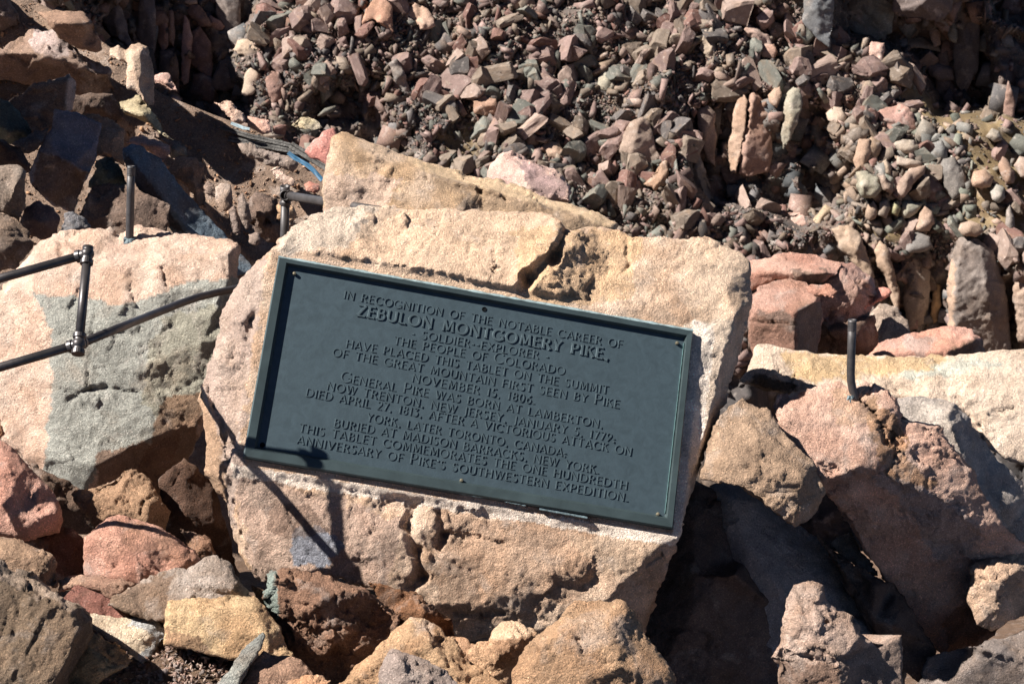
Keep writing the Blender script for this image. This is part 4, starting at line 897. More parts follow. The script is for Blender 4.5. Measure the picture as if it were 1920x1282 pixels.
def text_line(txt, p0, p1, cap, weight=0.062, depth=0.0021, big=()):
    a = toplate(*p0, FACE); b = toplate(*p1, FACE)
    # cap height in metres on the plate
    ch = cap / 800.0 / math.cos(math.radians(17))
    d = b - a; L = np.linalg.norm(d); d /= L; n = np.array([-d[1], d[0]])
    SP = 0.20; WS = 0.62
    x = 0.0; items = []
    k = 0
    for i, chx in enumerate(txt):
        if chx == ' ': x += WS; continue
        sc = 1.32 if i in big else 1.0
        items.append((chx, x, sc)); x += G[chx][0] * sc + SP
    x -= SP
    sx = L / (x * ch)
    V = []; F = []; cnt = 0
    for (chx, x0, sc) in items:
        for (pl, wt) in G[chx][1]:
            cnt += 1
            pts = np.array(pl, float) * sc; pts[:, 0] = (pts[:, 0] + x0) * sx
            w = weight * wt * (1.15 if sc > 1 else 1)
            # flared terminals on open strokes
            closed = np.hypot(*(pts[0] - pts[-1])) < 1e-3
            seg = [pts[0]]; ws = [w * (1.0 if closed else 1.55)]
            if not closed:
                v = pts[1] - pts[0]; l = np.hypot(*v)
                if l > 0.3: seg.append(pts[0] + v / l * 0.12); ws.append(w)
            for q in pts[1:-1]: seg.append(q); ws.append(w)
            if not closed:
                v = pts[-1] - pts[-2]; l = np.hypot(*v)
                if l > 0.3: seg.append(pts[-1] - v / l * 0.12); ws.append(w)
            seg.append(pts[-1]); ws.append(w * (1.0 if closed else 1.55))
            m = len(seg); z = depth + (cnt % 7) * 0.00012
            base = len(V)
            for j in range(m):
                if closed: tn = seg[1] - seg[m - 2] if j in (0, m - 1) else seg[j + 1] - seg[j - 1]
                else: tn = seg[min(j + 1, m - 1)] - seg[max(j - 1, 0)]
                tn = tn / (np.hypot(*tn) + 1e-9); nn = np.array([-tn[1], tn[0]])
                for (off, zz) in ((1.25, -0.0004), (0.8, 1.0), (-0.8, 1.0), (-1.25, -0.0004)):
                    p = (seg[j] + nn * ws[j] * off) * ch
                    uv = a + d * p[0] + n * p[1]
                    V.append((uv[0], uv[1], FACE + (z if zz == 1.0 else zz)))
            for j in range(m - 1):
                q = base + 4 * j
                for k2 in range(3): F.append([q + k2, q + 4 + k2, q + 5 + k2, q + 1 + k2])
            if not closed:
                F.append([base, base + 1, base + 2, base + 3]); q = base + 4 * (m - 1); F.append([q + 3, q + 2, q + 1, q])
    F = [f[::-1] for f in F]
    return mesh_obj('lettering', fromplate(V), F, M_LETTER, parent=tablet, smooth=False, tris=False)
LINES = [
 ("IN RECOGNITION OF THE NOTABLE CAREER OF", (644, 559.5), (1166, 653), 14.5, .062, ()),
 ("ZEBULON MONTGOMERY PIKE,", (669, 591.5), (1139, 674.5), 20, .105, ()),
 ("- SOLDIER--EXPLORER -", (771, 632), (1028, 676), 14.5, .062, ()),
 ("THE PEOPLE OF COLORADO", (738, 645.5), (1058, 703), 14.5, .062, (14,)),
 ("HAVE PLACED THIS TABLET ON THE SUMMIT", (648, 651), (1139, 738.5), 14.5, .062, ()),
 ("OF THE GREAT MOUNTAIN FIRST SEEN BY PIKE", (623, 667), (1160, 765), 14.5, .062, (36,)),
 ("NOVEMBER 15, 1806.", (772, 715.5), (1002, 758), 15, .066, ()),
 ("GENERAL PIKE WAS BORN AT LAMBERTON,", (638, 714.5), (1129, 802.5), 14.5, .064, (0, 8)),
 ("NOW TRENTON, NEW JERSEY, JANUARY 5, 1779;", (612.5, 730.5), (1152.5, 829), 14.5, .064, ()),
 ("DIED APRIL 27, 1813, AFTER A VICTORIOUS ATTACK ON", (573, 742.5), (1183, 854), 14.5, .064, ()),
 ("YORK, LATER TORONTO, CANADA;", (687, 789), (1060.5, 856), 14.5, .064, ()),
 ("BURIED AT MADISON BARRACKS, NEW YORK.", (625.5, 799.5), (1122, 888), 14.5, .064, ()),
 ("THIS TABLET COMMEMORATES THE ONE HUNDREDTH", (560, 809), (1175, 917.5), 14.5, .064, ()),
 ("ANNIVERSARY OF PIKE'S SOUTHWESTERN EXPEDITION.", (556, 831), (1176.5, 940), 14.5, .064, (15,)),
]
for (t, p0, p1, cap, w, big) in LINES:
    text_line(t, p0, p1, cap, weight=w, big=big, depth=0.0026 if cap > 18 else 0.0017)
# screws: small heads standing proud, two are holes, their inner shade put into a near black colour
def lathe(name, prof, origin, axis, mat, parent=None, n=20, label=None):
    axis = np.array(axis, float); axis /= np.linalg.norm(axis)
    ref = np.array([0, 0, 1.0]) if abs(axis[2]) < 0.9 else np.array([1.0, 0, 0])
    a = np.cross(axis, ref); a /= np.linalg.norm(a); b = np.cross(axis, a)
    V = []; F = []
    m = len(prof)
    for (r, t) in prof:
        for i in range(n):
            an = 2 * math.pi * i / n
            V.append(np.array(origin) + axis * t + (a * math.cos(an) + b * math.sin(an)) * r)
    for j in range(m - 1):
        for i in range(n):
            F.append([j * n + i, j * n + (i + 1) % n, (j + 1) * n + (i + 1) % n, (j + 1) * n + i])
    F.append(list(range(n))[::-1]); F.append([(m - 1) * n + i for i in range(n)])
    return mesh_obj(name, V, F, mat, parent=parent, smooth=False, tris=False)
for (px, py) in ((552, 514), (1269, 644), (865, 901), (1233, 964)):
    uv = toplate(px, py, FACE)
    o3 = fromplate([(uv[0], uv[1], FACE - 0.001)])[0]
    lathe('screw', [(0.0042, 0), (0.0042, 0.007), (0.0034, 0.009), (0.0012, 0.0095)], o3, PN, M_SCREW, tablet, 12)
M_HOLE = simple_material('hole_shade', (0.006, 0.007, 0.008), rough=0.9, spec=0.05)
for (px, py) in ((908, 580), (492, 834)):
    uv = toplate(px, py, FACE)
    o3 = fromplate([(uv[0], uv[1], FACE - 0.001)])[0]
    lathe('screw_hole', [(0.0062, 0), (0.0060, 0.0022), (0.0046, 0.0024), (0.0042, 0.0013), (0.001, 0.0012)], o3, PN, M_HOLE, tablet, 14)

# ================================================================== iron pipes
def tube_mesh(path, r, n=18, r_in=None, cap=True):
    path = [np.array(p, float) for p in path]
    m = len(path)
    V = []; F = []
    t0 = path[1] - path[0]; t0 /= np.linalg.norm(t0)
    ref = np.array([0, 0, 1.0]) if abs(t0[2]) < 0.8 else np.array([0, 1.0, 0])
    for j in range(m):
        t = path[min(j + 1, m - 1)] - path[max(j - 1, 0)]; t /= np.linalg.norm(t)
        a = np.cross(t, ref); a /= np.linalg.norm(a); b = np.cross(t, a)
        for i in range(n):
            an = 2 * math.pi * i / n
            V.append(path[j] + (a * math.cos(an) + b * math.sin(an)) * r)
    for j in range(m - 1):
        for i in range(n):
            F.append([j * n + i, (j + 1) * n + i, (j + 1) * n + (i + 1) % n, j * n + (i + 1) % n])
    F.append(list(range(n))); 
    if r_in is None or not cap:
        F.append([(m - 1) * n + i for i in range(n)][::-1])
    else:                                            # open hollow end
        t = path[-1] - path[-2]; t /= np.linalg.norm(t)
        a = np.cross(t, ref); a /= np.linalg.norm(a); b = np.cross(t, a)
        b0 = len(V)
        for (rr, dz) in ((r_in, 0.0), (r_in, -0.05)):
            for i in range(n):
                an = 2 * math.pi * i / n
                V.append(path[-1] + t * dz + (a * math.cos(an) + b * math.sin(an)) * rr)
        for i in range(n):
            k = (i + 1) % n
            F.append([(m - 1) * n + i, b0 + i, b0 + k, (m - 1) * n + k])
            F.append([b0 + i, b0 + n + i, b0 + n + k, b0 + k])
        F.append([b0 + n + i for i in range(n)][::-1])
    return V, F
def tube(name, path, r, mat, parent, n=18, r_in=None):
    V, F = tube_mesh(path, r, n, r_in)
    o = mesh_obj(name, V, F, mat, parent=parent, smooth=False, tris=False)
    for p in o.data.polygons: p.use_smooth = len(p.vertices) == 4
    return o
def ball(name, c, r, mat, parent, n=14):
    V = []; F = []
    for i in range(1, n // 2):
        for j in range(n):
            th = math.pi * i / (n // 2); ph = 2 * math.pi * j / n
            V.append(np.array(c) + r * np.array([math.sin(th) * math.cos(ph), math.sin(th) * math.sin(ph), math.cos(th)]))
    k = n // 2 - 1
    for i in range(k - 1):
        for j in range(n):
            F.append([i * n + j, (i + 1) * n + j, (i + 1) * n + (j + 1) % n, i * n + (j + 1) % n])
    F.append(list(range(n))); F.append([(k - 1) * n + j for j in range(n)][::-1])
    return mesh_obj(name, V, F, mat, parent=parent, smooth=True, tris=False)
def lerp(a, b, t): return np.array(a) * (1 - t) + np.array(b) * t
def seg_ring(name, a, b, c0, c1, r, mat, parent):
    """a collar round the pipe a-b from distance c0 to c1"""
    a = np.array(a); d = np.array(b) - a; d /= np.linalg.norm(d)
    e = (c1 - c0) * 0.15
    return lathe(name, [(r * 0.86, c0), (r, c0 + e), (r, c1 - e), (r * 0.86, c1)], a, d, mat, parent, 18)
r1 = 0.0098
J1 = unproj(164, 476, 3.660); J2 = unproj(148, 645, 3.57)
K1 = unproj(-262, 596, 3.735); K2 = unproj(-278, 770, 3.66)
R2 = [unproj(148, 645, 3.57), unproj(250, 604, 4.0), unproj(340, 568, 4.28), unproj(372, 557, 4.34), unproj(410, 548, 4.41), unproj(460, 538, 4.47), unproj(520, 526, 4.52)]
rail = empty('handrail', (J2[0], J2[1], 0.6), 'dark iron pipe handrail with two rails and screwed joints, entering from the left edge', 'handrail')
tube('top_rail', [K1, J1], r1, M_IRON, rail)
tube('bottom_rail', [K2, J2], r1, M_IRON, rail)
tube('bottom_rail', R2, r1, M_IRON, rail)
tube('post', [J2, J1], r1, M_IRON, rail)
tube('post', [K2, K1], r1, M_IRON, rail)
tube('post', [K2, (K2[0] - .01, K2[1], -0.3)], r1, M_IRON, rail)
def joint(c, dirs, parent, r=0.0142, ln=0.026, mat=None):
    ball('pipe_joint', c, r * 1.02, mat or M_IRON, parent, 18)
    for d in dirs:
        d = np.array(d, float); d /= np.linalg.norm(d)
        lathe('collar', [(r * 0.80, 0.006), (r * 0.80, ln - 0.012), (r * 0.98, ln - 0.010), (r * 0.98, ln - 0.001), (r * 0.78, ln)], c, d, mat or M_IRON, parent, 18)
UPZ = (J1 - J2) / np.linalg.norm(J1 - J2)
joint(J1, [K1 - J1, J2 - J1], rail)
tube('open_socket', [J1, J1 + UPZ * 0.017], r1 * 1.18, M_IRON, rail, r_in=r1 * 0.85)
joint(J2, [K2 - J2, J1 - J2, R2[1] - J2, J2 - J1], rail, ln=0.024)
joint(K1, [J1 - K1, K2 - K1], rail); joint(K2, [J2 - K2, K1 - K2], rail)
# rear rail
Q1 = unproj(535, 366, 5.35); Q2 = unproj(533, 470, 5.40); Q3 = unproj(800, 410, 4.70)
rear = empty('handrail', (Q2[0], Q2[1], Q2[2]), 'short rear run of dark iron pipe with an open joint, behind the tablet boulder', 'handrail')
r2 = 0.0138
tube('post', [unproj(532, 520, 5.4), Q1], r2, M_IRON_L, rear)
tube('top_rail', [Q1, Q3], r2, M_IRON_L, rear)
fwdv = unproj(531, 369, 5.2) - Q1; fwdv /= np.linalg.norm(fwdv)
joint(Q1, [Q2 - Q1, Q3 - Q1], rear, r=0.0185, ln=0.032, mat=M_IRON_L)
tube('open_socket', [Q1, Q1 + fwdv * 0.034], r2 * 1.2, M_IRON_L, rear, r_in=r2 * 0.9)
tube('open_socket', [Q1, Q1 + np.array([0, 0, 0.030])], r2 * 1.15, M_IRON_L, rear, r_in=r2 * 0.85)
# upright rods
def rod(base, top, r, label, bend=None):
    b = unproj(*base); t = unproj(*top)
    e = empty('iron_rod', b, label, 'rod')
    path = [lerp(b, t, k) for k in (0, .1, .2, .3, .6, 1.0)]
    if bend is not None:
        for k, w in ((0, 1), (1, .45), (2, .12)): path[k] = path[k] + bend * w
    path = [path[0] - (path[1] - path[0]) * 1.0] + path
    V, F = tube_mesh(path, r, 20, r * 0.75)
    o = mesh_obj('pipe', V, F, M_IRON_L, parent=e, smooth=False, tris=False)
    for p in o.data.polygons: p.use_smooth = len(p.vertices) == 4
    d = t - b; L = np.linalg.norm(d)
    prof = []
    for k in range(5):
        z = L - 0.004 - k * 0.005
        prof += [(r * 1.02, z), (r * 1.07, z - 0.0018), (r * 1.02, z - 0.004)]
    lathe('thread', prof, b, d, M_IRON_L, e, 18)
    # lead packing round the foot
    rs = np.random.default_rng(int(base[0]))
    V = []; n = 22
    for ring_, (rr, zz) in enumerate(((1.7, -0.006), (1.4, 0.003), (1.08, 0.005))):
        for i in range(n):
            an = 2 * math.pi * i / n; q = rr * (0.8 + 0.45 * rs.random()) if ring_ < 2 else rr
            V.append(b + np.array([math.cos(an) * r * q, math.sin(an) * r * q, zz + 0.003 * rs.random()]))
    F = [[k * n + i, k * n + (i + 1) % n, (k + 1) * n + (i + 1) % n, (k + 1) * n + i] for k in range(2) for i in range(n)]
    F.append([2 * n + i for i in range(n)]); F.append(list(range(n))[::-1])
    mesh_obj('lead_packing', V, F, M_LEAD, parent=e, smooth=False, tris=False)
    return e
rod((243, 449, 4.83), (246, 311, 4.79), 0.0112, 'grey iron rod with a threaded tip standing in the boulder behind the handrail')
rod((1594, 744, 4.215), (1598, 599, 4.17), 0.0102, 'dark iron rod bent at its foot, standing in the long pink boulder on the right', bend=np.array([0.012, 0.0, 0.0]))

# ================================================================== weathered timbers and blue scrap on the dirt slope
def plank(name, pts, w, th, D, mat, label, cat, seed=0, rise=6, parent=None):
    rs = np.random.default_rng(seed)
    V = []; F = []; m = len(pts)
    for j, (x, y) in enumerate(pts):
        a = np.array(pts[max(j - 1, 0)], float); b = np.array(pts[min(j + 1, m - 1)], float)
        t = (b - a) / np.hypot(*(b - a)); nn = np.array([-t[1], t[0]])
        k = 0.6 + 0.5 * rs.random() if j in (0, m - 1) else 0.9 + 0.2 * rs.random()
        hh = poly_h(x, y) + rise
        for (o_, hz) in ((-0.5, 0), (-0.45, th), (-0.1, th * 0.95), (-0.05, th * 0.6), (0.05, th), (0.45, th * 0.9), (0.5, 0)):
            p = np.array([x, y]) + nn * w * k * o_
            V.append((p[0], -p[1], hh + hz + rs.uniform(-.6, .6) + 0.5 * w * k * o_))
    n = 7
    for j in range(m - 1):
        for i in range(n):
            F.append([j * n + i, j * n + (i + 1) % n, (j + 1) * n + (i + 1) % n, (j + 1) * n + i])
    F.append(list(range(n))); F.append([(m - 1) * n + i for i in range(n)][::-1])
    o = mesh_obj(name, iso2world(np.array(V, float), D), F, mat, parent=parent, smooth=False, tris=False)
    if parent is None: tag(o, label, cat)
    return o
def dens(a, b, n):
    return [(a[0] + (b[0] - a[0]) * i / n, a[1] + (b[1] - a[1]) * i / n) for i in range(n + 1)]
plank('timber', dens((412, 238), (470, 256), 6) + dens((480, 258), (552, 274), 7), 9, 8, D1, M_WOOD, 'upper grey weathered timber lying on the dirt slope', 'timber', 3, rise=10)
plank('timber', dens((428, 260), (500, 274), 7) + dens((510, 276), (562, 286), 5), 10, 8, D1, M_WOOD, 'lower grey weathered timber half buried in the dirt slope', 'timber', 4, rise=10)
plank('timber', dens((545, 272), (625, 322), 10), 15, 10, 7.9, M_WOOD, 'broad weathered timber end running down behind the tall tan slab', 'timber', 5, rise=14)
plank('blue_scrap', [(540, 286), (552, 296), (565, 303), (578, 311), (588, 320), (597, 330), (604, 338)], 9, 2, 7.7, M_BLUE, 'bent strip of blue painted scrap sticking out under the broad timber', 'scrap', 6, rise=24)
plank('metal_scrap', [(433, 231), (446, 236), (456, 240), (468, 242)], 7, 2, 8.1, simple_material('pale_blue_metal', (0.30, 0.38, 0.42), rough=0.5, metal=0.2), 'curled pale blue grey strip of metal above the weathered timbers', 'scrap', 8, rise=10)
# ================================================================== the far side of the gully (about 60 m away)
DF = 60.0
def poly_blur(x, y, poly, fe):
    m = _inpoly(x, y, poly)
    dd = np.full(len(x), 1e9)
    for i in range(len(poly)):
        d, _t = _segdist(x, y, poly[i], poly[(i + 1) % len(poly)]); dd = np.minimum(dd, d)
    return np.clip(0.5 + np.where(m, dd, -dd) / fe, 0, 1)
CLIFFS = [[(150,-400),(480,-400),(500,-20),(470,60),(430,120),(470,190),(440,240),(390,225),(320,190),(280,130),(190,60),(150,0)],
          [(600,180),(690,150),(720,200),(770,240),(770,290),(600,290)],
          [(1300,225),(1370,180),(1480,165),(1560,200),(1560,260),(1600,330),(1570,410),(1500,420),(1420,380),(1330,400),(1300,330)],
          [(1540,-400),(2600,-400),(2600,20),(1840,40),(1850,10),(1860,220),(1840,220),(1760,200),(1700,110),(1640,80),(1580,60)],
          [(1830,60),(2600,60),(2600,230),(1930,225),(1850,220)],
          [(1440,470),(1560,450),(1660,500),(1760,470),(1950,500),(2600,480),(2600,760),(1440,760)]]
GRASS = [[(1680,190),(1700,150),(1760,190),(1860,220),(2600,230),(2600,480),(1950,470),(1880,430),(1760,420),(1660,460),(1600,430),(1590,400),(1720,420),(1810,380),(1820,300),(1780,250)],
         [(820,250),(900,230),(900,290),(840,300)]]
STEP = 7.0
xs = np.arange(-800, 2800, STEP); ys = np.arange(-380, 1200, STEP)
gx, gy = np.meshgrid(xs, ys)
fx, fy = gx.ravel(), gy.ravel()
q = np.stack([fx, fy, np.zeros_like(fx)], 1)
wx = 14 * fbm(q / 60, 201, 3); wy = 14 * fbm(q / 60, 202, 3)
cl = np.zeros_like(fx)
cms = [poly_blur(fx + wx, fy + wy, p, 34) for p in CLIFFS]
for m_ in cms: cl = np.maximum(cl, m_)
sl_ = cms[5]
gr = np.zeros_like(fx)
for p in GRASS: gr = np.maximum(gr, poly_blur(fx + wx, fy + wy, p, 16))
b = 0.55 * (1 - sl_) + (-0.42) * sl_ + 0.12 * gr * (1 - cl)
b = b + 0.22 * perlin(q / 130, 203) * (1 - cl)
b = b.reshape(gx.shape)
hf = np.cumsum(b * STEP, axis=0)
j0 = int((300 + 380) / STEP); hf = hf - hf[j0:j0 + 1, :]
# soften sideways jumps
for it in range(6):
    hf = 0.25 * np.roll(hf, 1, 1) + 0.5 * hf + 0.25 * np.roll(hf, -1, 1)
hf = hf - 0.05 * (gx - 900)
hf = hf.ravel()
hf = hf - cms[0] * (55 + 0.55 * np.clip(fy + 60, 0, 300)) - cms[1] * 50 - cms[2] * (40 + 0.35 * np.clip(fy - 170, 0, 250))
hf = hf - cms[3] * (70 + 0.45 * np.clip(fy + 120, 0, 400)) - cms[4] * 70
BUMPS = [(-60, -120, 180, 190, 90), (1450, 225, 35, 60, 85), (140, -110, 105, 140, 260), (1580, -110, 80, 110, 190), (1770, -130, 100, 120, 480), (1450, -110, 80, 90, 70),  # high masses above the view are added to cast shade over the cliffs
         (1070, 100, 40, 50, -25), (880, 60, 50, 60, 25), (1250, 150, 60, 50, 25), (1690, 320, 90, 80, 35), (560, 120, 50, 60, 22), (1000, 240, 80, 30, 15), (1330, 60, 50, 60, 30), (1520, 60, 40, 60, 25), (1690, 560, 50, 70, -50)]
for (bx, by, sx_, sy_, am) in BUMPS:
    hf = hf + am * np.exp(-((fx + wx - bx) / sx_) ** 2 - ((fy + wy - by) / sy_) ** 2)
q3 = np.stack([fx, fy, hf], 1)
rough_s = 1 - 0.75 * gr
w3 = np.stack([fbm(q3 / 50, 210, 2), fbm(q3 / 50, 211, 2), fbm(q3 / 50, 212, 2)], 1)
c1, e1 = chips(q3 * np.array([1 / 60, 1 / 85, 1 / 60]) + 0.4 * w3, 213)
c2_, e2 = chips(q3 / 24 + 0.4 * w3, 214)
hf = hf + rough_s * (20 * c1 * (0.6 + cl) + 9 * c2_) + 14 * perlin(q3 / 70, 215) + 34 * perlin(q3 / 150, 216)
# vertical joints in the cliffs
jx = fx + 14 * fbm(q3 / 80, 220, 2) + 0.15 * fy
F1, F2, _, _ = worley(np.stack([jx / 38, fy / 230, np.zeros_like(fx)], 1), 221)
hf = hf + cl * (14 * np.sqrt(np.clip(F2 - F1, 0, 1)) - 8)
HF = hf.reshape(gx.shape); GR = gr.reshape(gx.shape); CL = cl.reshape(gx.shape)
P = np.stack([fx, -fy, hf], 1)
idx = np.arange(gx.size).reshape(gx.shape)
Q = np.stack([idx[:-1, :-1].ravel(), idx[1:, :-1].ravel(), idx[1:, 1:].ravel(), idx[:-1, 1:].ravel()], 1)
f = np.clip(0.5 + fbm(q3 / 40, 230, 3), 0, 1)[:, None]
C = srgb((80, 74, 72)) * (1 - f) + srgb((64, 62, 62)) * f  # shade of the gaps between stones put into a dark floor colour
rk = srgb((108, 90, 82)) * (1 - f) + srgb((86, 86, 84)) * f
gc = srgb((122, 106, 80)) * (1 - f) + srgb((104, 88, 66)) * f
C = C * (1 - cl[:, None]) + rk * cl[:, None]
C = C * (1 - gr[:, None]) + gc * gr[:, None]
o = mesh_obj('hillside', iso2world(P, DF), Q, M_FAR, colors=C, origin=np.zeros(3))
tag(o, kind='structure')
def samp(A, x, y):
    u = np.clip((np.asarray(x) - xs[0]) / STEP, 0, len(xs) - 1.01); v = np.clip((np.asarray(y) - ys[0]) / STEP, 0, len(ys) - 1.01)
    i = u.astype(int); j = v.astype(int); a = u - i; c = v - j
    return (A[j, i] * (1 - a) + A[j, i + 1] * a) * (1 - c) + (A[j + 1, i] * (1 - a) + A[j + 1, i + 1] * a) * c

# ---- stone shapes
def hull_stone(seed, n=11):
    rs = np.random.default_rng(seed)
    p = np.array([(x, y, z) for x in (-1, 1) for y in (-1, 1) for z in (-1, 1)], float) * np.array([1.0, .85, .8])
    p = p * np.array([1.15, rs.uniform(.45, .95), rs.uniform(.35, .8)]) + rs.uniform(-.30, .30, p.shape)
    p[:, 0] += rs.uniform(-.4, .4) * p[:, 1]; p[:, 1] += rs.uniform(-.4, .4) * p[:, 2]
    e = rs.normal(size=(max(0, n - 8), 3)); e = e / (np.linalg.norm(e, axis=1)[:, None] + 1e-9) * 1.15
    p = np.vstack([p, e]) * 0.8
    bm = bmesh.new()
    for v in p: bm.verts.new(v)
    bmesh.ops.convex_hull(bm, input=bm.verts)
    bmesh.ops.delete(bm, geom=[v for v in bm.verts if not v.link_faces], context='VERTS')
    bmesh.ops.triangulate(bm, faces=bm.faces)
    bm.verts.index_update()
    V = np.array([v.co for v in bm.verts]); F = np.array([[v.index for v in f.verts] for f in bm.faces])
    bm.free()
    return V, F
def cut_stone(seed, sub=3, planes=8, rnd=0.03):
    rs = np.random.default_rng(seed)
    bm = bmesh.new(); bmesh.ops.create_icosphere(bm, subdivisions=sub + 1, radius=1.0)
    V = np.array([v.co for v in bm.verts]); F = np.array([[v.index for v in f.verts] for f in bm.faces]); bm.free()
    V = V * 1.5
    nn = [np.array(v, float) + rs.normal(size=3) * 0.22 for v in ((1,0,0),(-1,0,0),(0,1,0),(0,-1,0),(0,0,1),(0,0,-1))]
    nn += [rs.normal(size=3) for k in range(planes - 4)]
    for k, n in enumerate(nn):
        n = n / np.linalg.norm(n); d = rs.uniform(0.6, 0.85) if k < 6 else rs.uniform(0.75, 1.0)
        s = V @ n - d
        V = V - np.outer(np.clip(s, 0, None), n) * (1 - rnd)
    c_, e_ = chips(V * 1.8 + seed, seed + 3)
    V = V * (1 + 0.045 * c_)[:, None]
    return V, F
HULLS = [hull_stone(500 + i, 8 + (i % 3 == 0)) for i in range(40)]
def rot_rand(rs, n):
    qn = rs.normal(size=(n, 4)); qn /= np.linalg.norm(qn, axis=1)[:, None]
    w, x, y, z = qn.T
    return np.stack([np.stack([1 - 2 * (y * y + z * z), 2 * (x * y - z * w), 2 * (x * z + y * w)], 1),
                     np.stack([2 * (x * y + z * w), 1 - 2 * (x * x + z * z), 2 * (y * z - x * w)], 1),
                     np.stack([2 * (x * z - y * w), 2 * (y * z + x * w), 1 - 2 * (x * x + y * y)], 1)], 1)
PALETTE = [((136,114,108),'pinkish',.26), ((130,116,104),'tan',.22), ((124,94,86),'reddish',.09), ((112,112,105),'grey green',.15), ((152,132,122),'pale pink',.11), ((102,96,94),'grey brown',.12)]
pw = np.array([p[2] for p in PALETTE]); pw /= pw.sum()
def stuff_stones(name, X, Y, Hh, Sz, D, mat, seed, flat=0.72, pal=None, sink=0.32, kind='stuff', tall=False):
    rs = np.random.default_rng(seed)
    n = len(X); R = rot_rand(rs, n); hi = rs.integers(0, len(HULLS), n)
    sc = np.stack([rs.uniform(.75, 1.25, n), rs.uniform(.6, 1.0, n), rs.uniform(.5, .9, n)], 1) * Sz[:, None]
    if tall:
        an = rs.normal(0.1, 0.4, n); ca, sa = np.cos(an), np.sin(an); z0 = np.zeros(n); o1 = np.ones(n)
        R = np.stack([np.stack([ca, sa, z0], 1), np.stack([-sa, ca, z0], 1), np.stack([z0, z0, o1], 1)], 1)
        sc = np.stack([rs.uniform(.5, 1.0, n), rs.uniform(.9, 1.9, n), rs.uniform(.5, .9, n)], 1) * Sz[:, None]
    pi = rs.choice(len(PALETTE), n, p=pw)
    pc = np.array([srgb(p[0]) * .78 for p in PALETTE]) if pal is None else np.array([srgb(p) for p in pal])
    if pal is not None: pi = rs.integers(0, len(pal), n)
    cc = pc[pi] * rs.uniform(0.5, 1.2, (n, 1))
    Vs = []; Fs = []; Cs = []; base = 0
    for k in range(len(HULLS)):
        m = np.where(hi == k)[0]
        if not len(m): continue
        V, F = HULLS[k]
        W = np.einsum('nij,nvj->nvi', R[m], V[None] * sc[m][:, None, :])
        W += np.stack([X[m], -Y[m], Hh[m] + Sz[m] * sink], 1)[:, None, :]
        nv = len(V)
        Fs.append((F[None] + (base + np.arange(len(m)) * nv)[:, None, None]).reshape(-1, 3)); base += nv * len(m)
        Vs.append(W.reshape(-1, 3)); Cs.append(np.repeat(cc[m], nv, axis=0))
    o = mesh_obj(name, iso2world(np.vstack(Vs), D), np.vstack(Fs), mat, colors=np.vstack(Cs), smooth=False, origin=np.zeros(3))
    return tag(o, kind=kind)

# ---- landmark rocks of the far slope, traced one by one
FAR_POLYS = []
def far(name, label, outline, c, tilt=(0.0, 0.3), lift=14, D=DF, **kw):
    cx = np.mean([p[0] for p in outline]); cy = np.mean([p[1] for p in outline])
    h0 = float(samp(HF, cx, cy)) + lift
    FAR_POLYS.append(outline)
    ta, tb = tilt
    kw.setdefault('step', 3.6); kw.setdefault('rd', 3.5); kw.setdefault('sm_it', 1); kw.setdefault('jit', 1.2); kw.setdefault('thick', 60)
    return rock(name, label, DF * (1 - h0 / FPX), outline, tilt=tilt, c=c, mat=M_FAR, **kw)
PK, TN, GB, GG = (160,126,112), (150,122,102), (122,106,98), (130,128,114)
# columns of the small cliff right of centre
far('rock_spire', 'tall leaning rock pillar, narrower of the lit pair above the tablet boulder', [(1364,318),(1368,260),(1374,205),(1384,182),(1396,178),(1402,190),(1398,240),(1390,290),(1380,325),(1370,326)], TN, (.9,.05), 40, ridges=[[(1378,200,4),(1380,300,6)]])
far('rock_spire', 'broad pointed rock pillar, wider of the lit pair above the tablet boulder', [(1384,328),(1390,270),(1402,200),(1410,172),(1418,170),(1436,196),(1446,210),(1448,300),(1440,322),(1415,328),(1400,332)], (148,116,102), (0,-.05), 44, ridges=[[(1412,185,12),(1404,230,18),(1396,300,16)]], thick=80)
far('rock_spire', 'rounded pale pillar right of the pointed pillar pair', [(1464,250),(1468,200),(1476,168),(1488,158),(1500,168),(1504,195),(1494,235),(1480,262),(1468,282)], GG, (.3,.1), 36, ridges=[[(1486,168,8),(1480,230,10)]])
far('rock_spire', 'short round topped rock between the pillars', [(1438,178),(1450,162),(1464,160),(1466,180),(1456,202),(1444,192)], TN, (.2,.3), 44)
far('rock_spire', 'dark slab pillar left of the pillar pair', [(1310,210),(1325,200),(1340,215),(1344,260),(1340,310),(1325,300),(1312,270)], GB, (-.1,-.05), 26)
far('rock_spire', 'dark blue grey leaning slab at the foot of the pillars', [(1280,300),(1300,278),(1312,290),(1330,340),(1340,378),(1325,380),(1300,350)], (112,112,110), (-.2,-.1), 26)
far('block_stone', 'grey brown wedge shaped rock standing alone above the right end of the tall tan slab', [(1162,285),(1168,255),(1180,228),(1204,221),(1218,230),(1226,260),(1239,298),(1222,312),(1200,306),(1178,296)], (138,120,108), (0,.1), 24, ridges=[[(1200,226,12),(1190,260,16),(1186,290,12)]], thick=50)
far('block_stone', 'brown tilted wedge below the grey standing wedge', [(1205,345),(1222,325),(1248,300),(1254,316),(1250,345),(1232,358),(1212,354)], (140,112,92), (0,.2), 24)
far('block_stone', 'big pale angular block high on the scree left of centre', [(756,32),(768,18),(778,5),(792,10),(808,22),(818,50),(800,56),(788,55),(776,40)], (176,146,128), (0,.4), 16, ridges=[[(775,18,5),(796,44,9),(810,50,3)]])
far('block_stone', 'orange brown pointed block left of the big pale block', [(676,50),(684,18),(700,0),(722,-4),(736,14),(740,60),(728,72),(714,50),(700,36)], (160,118,96), (0,.2), 18)
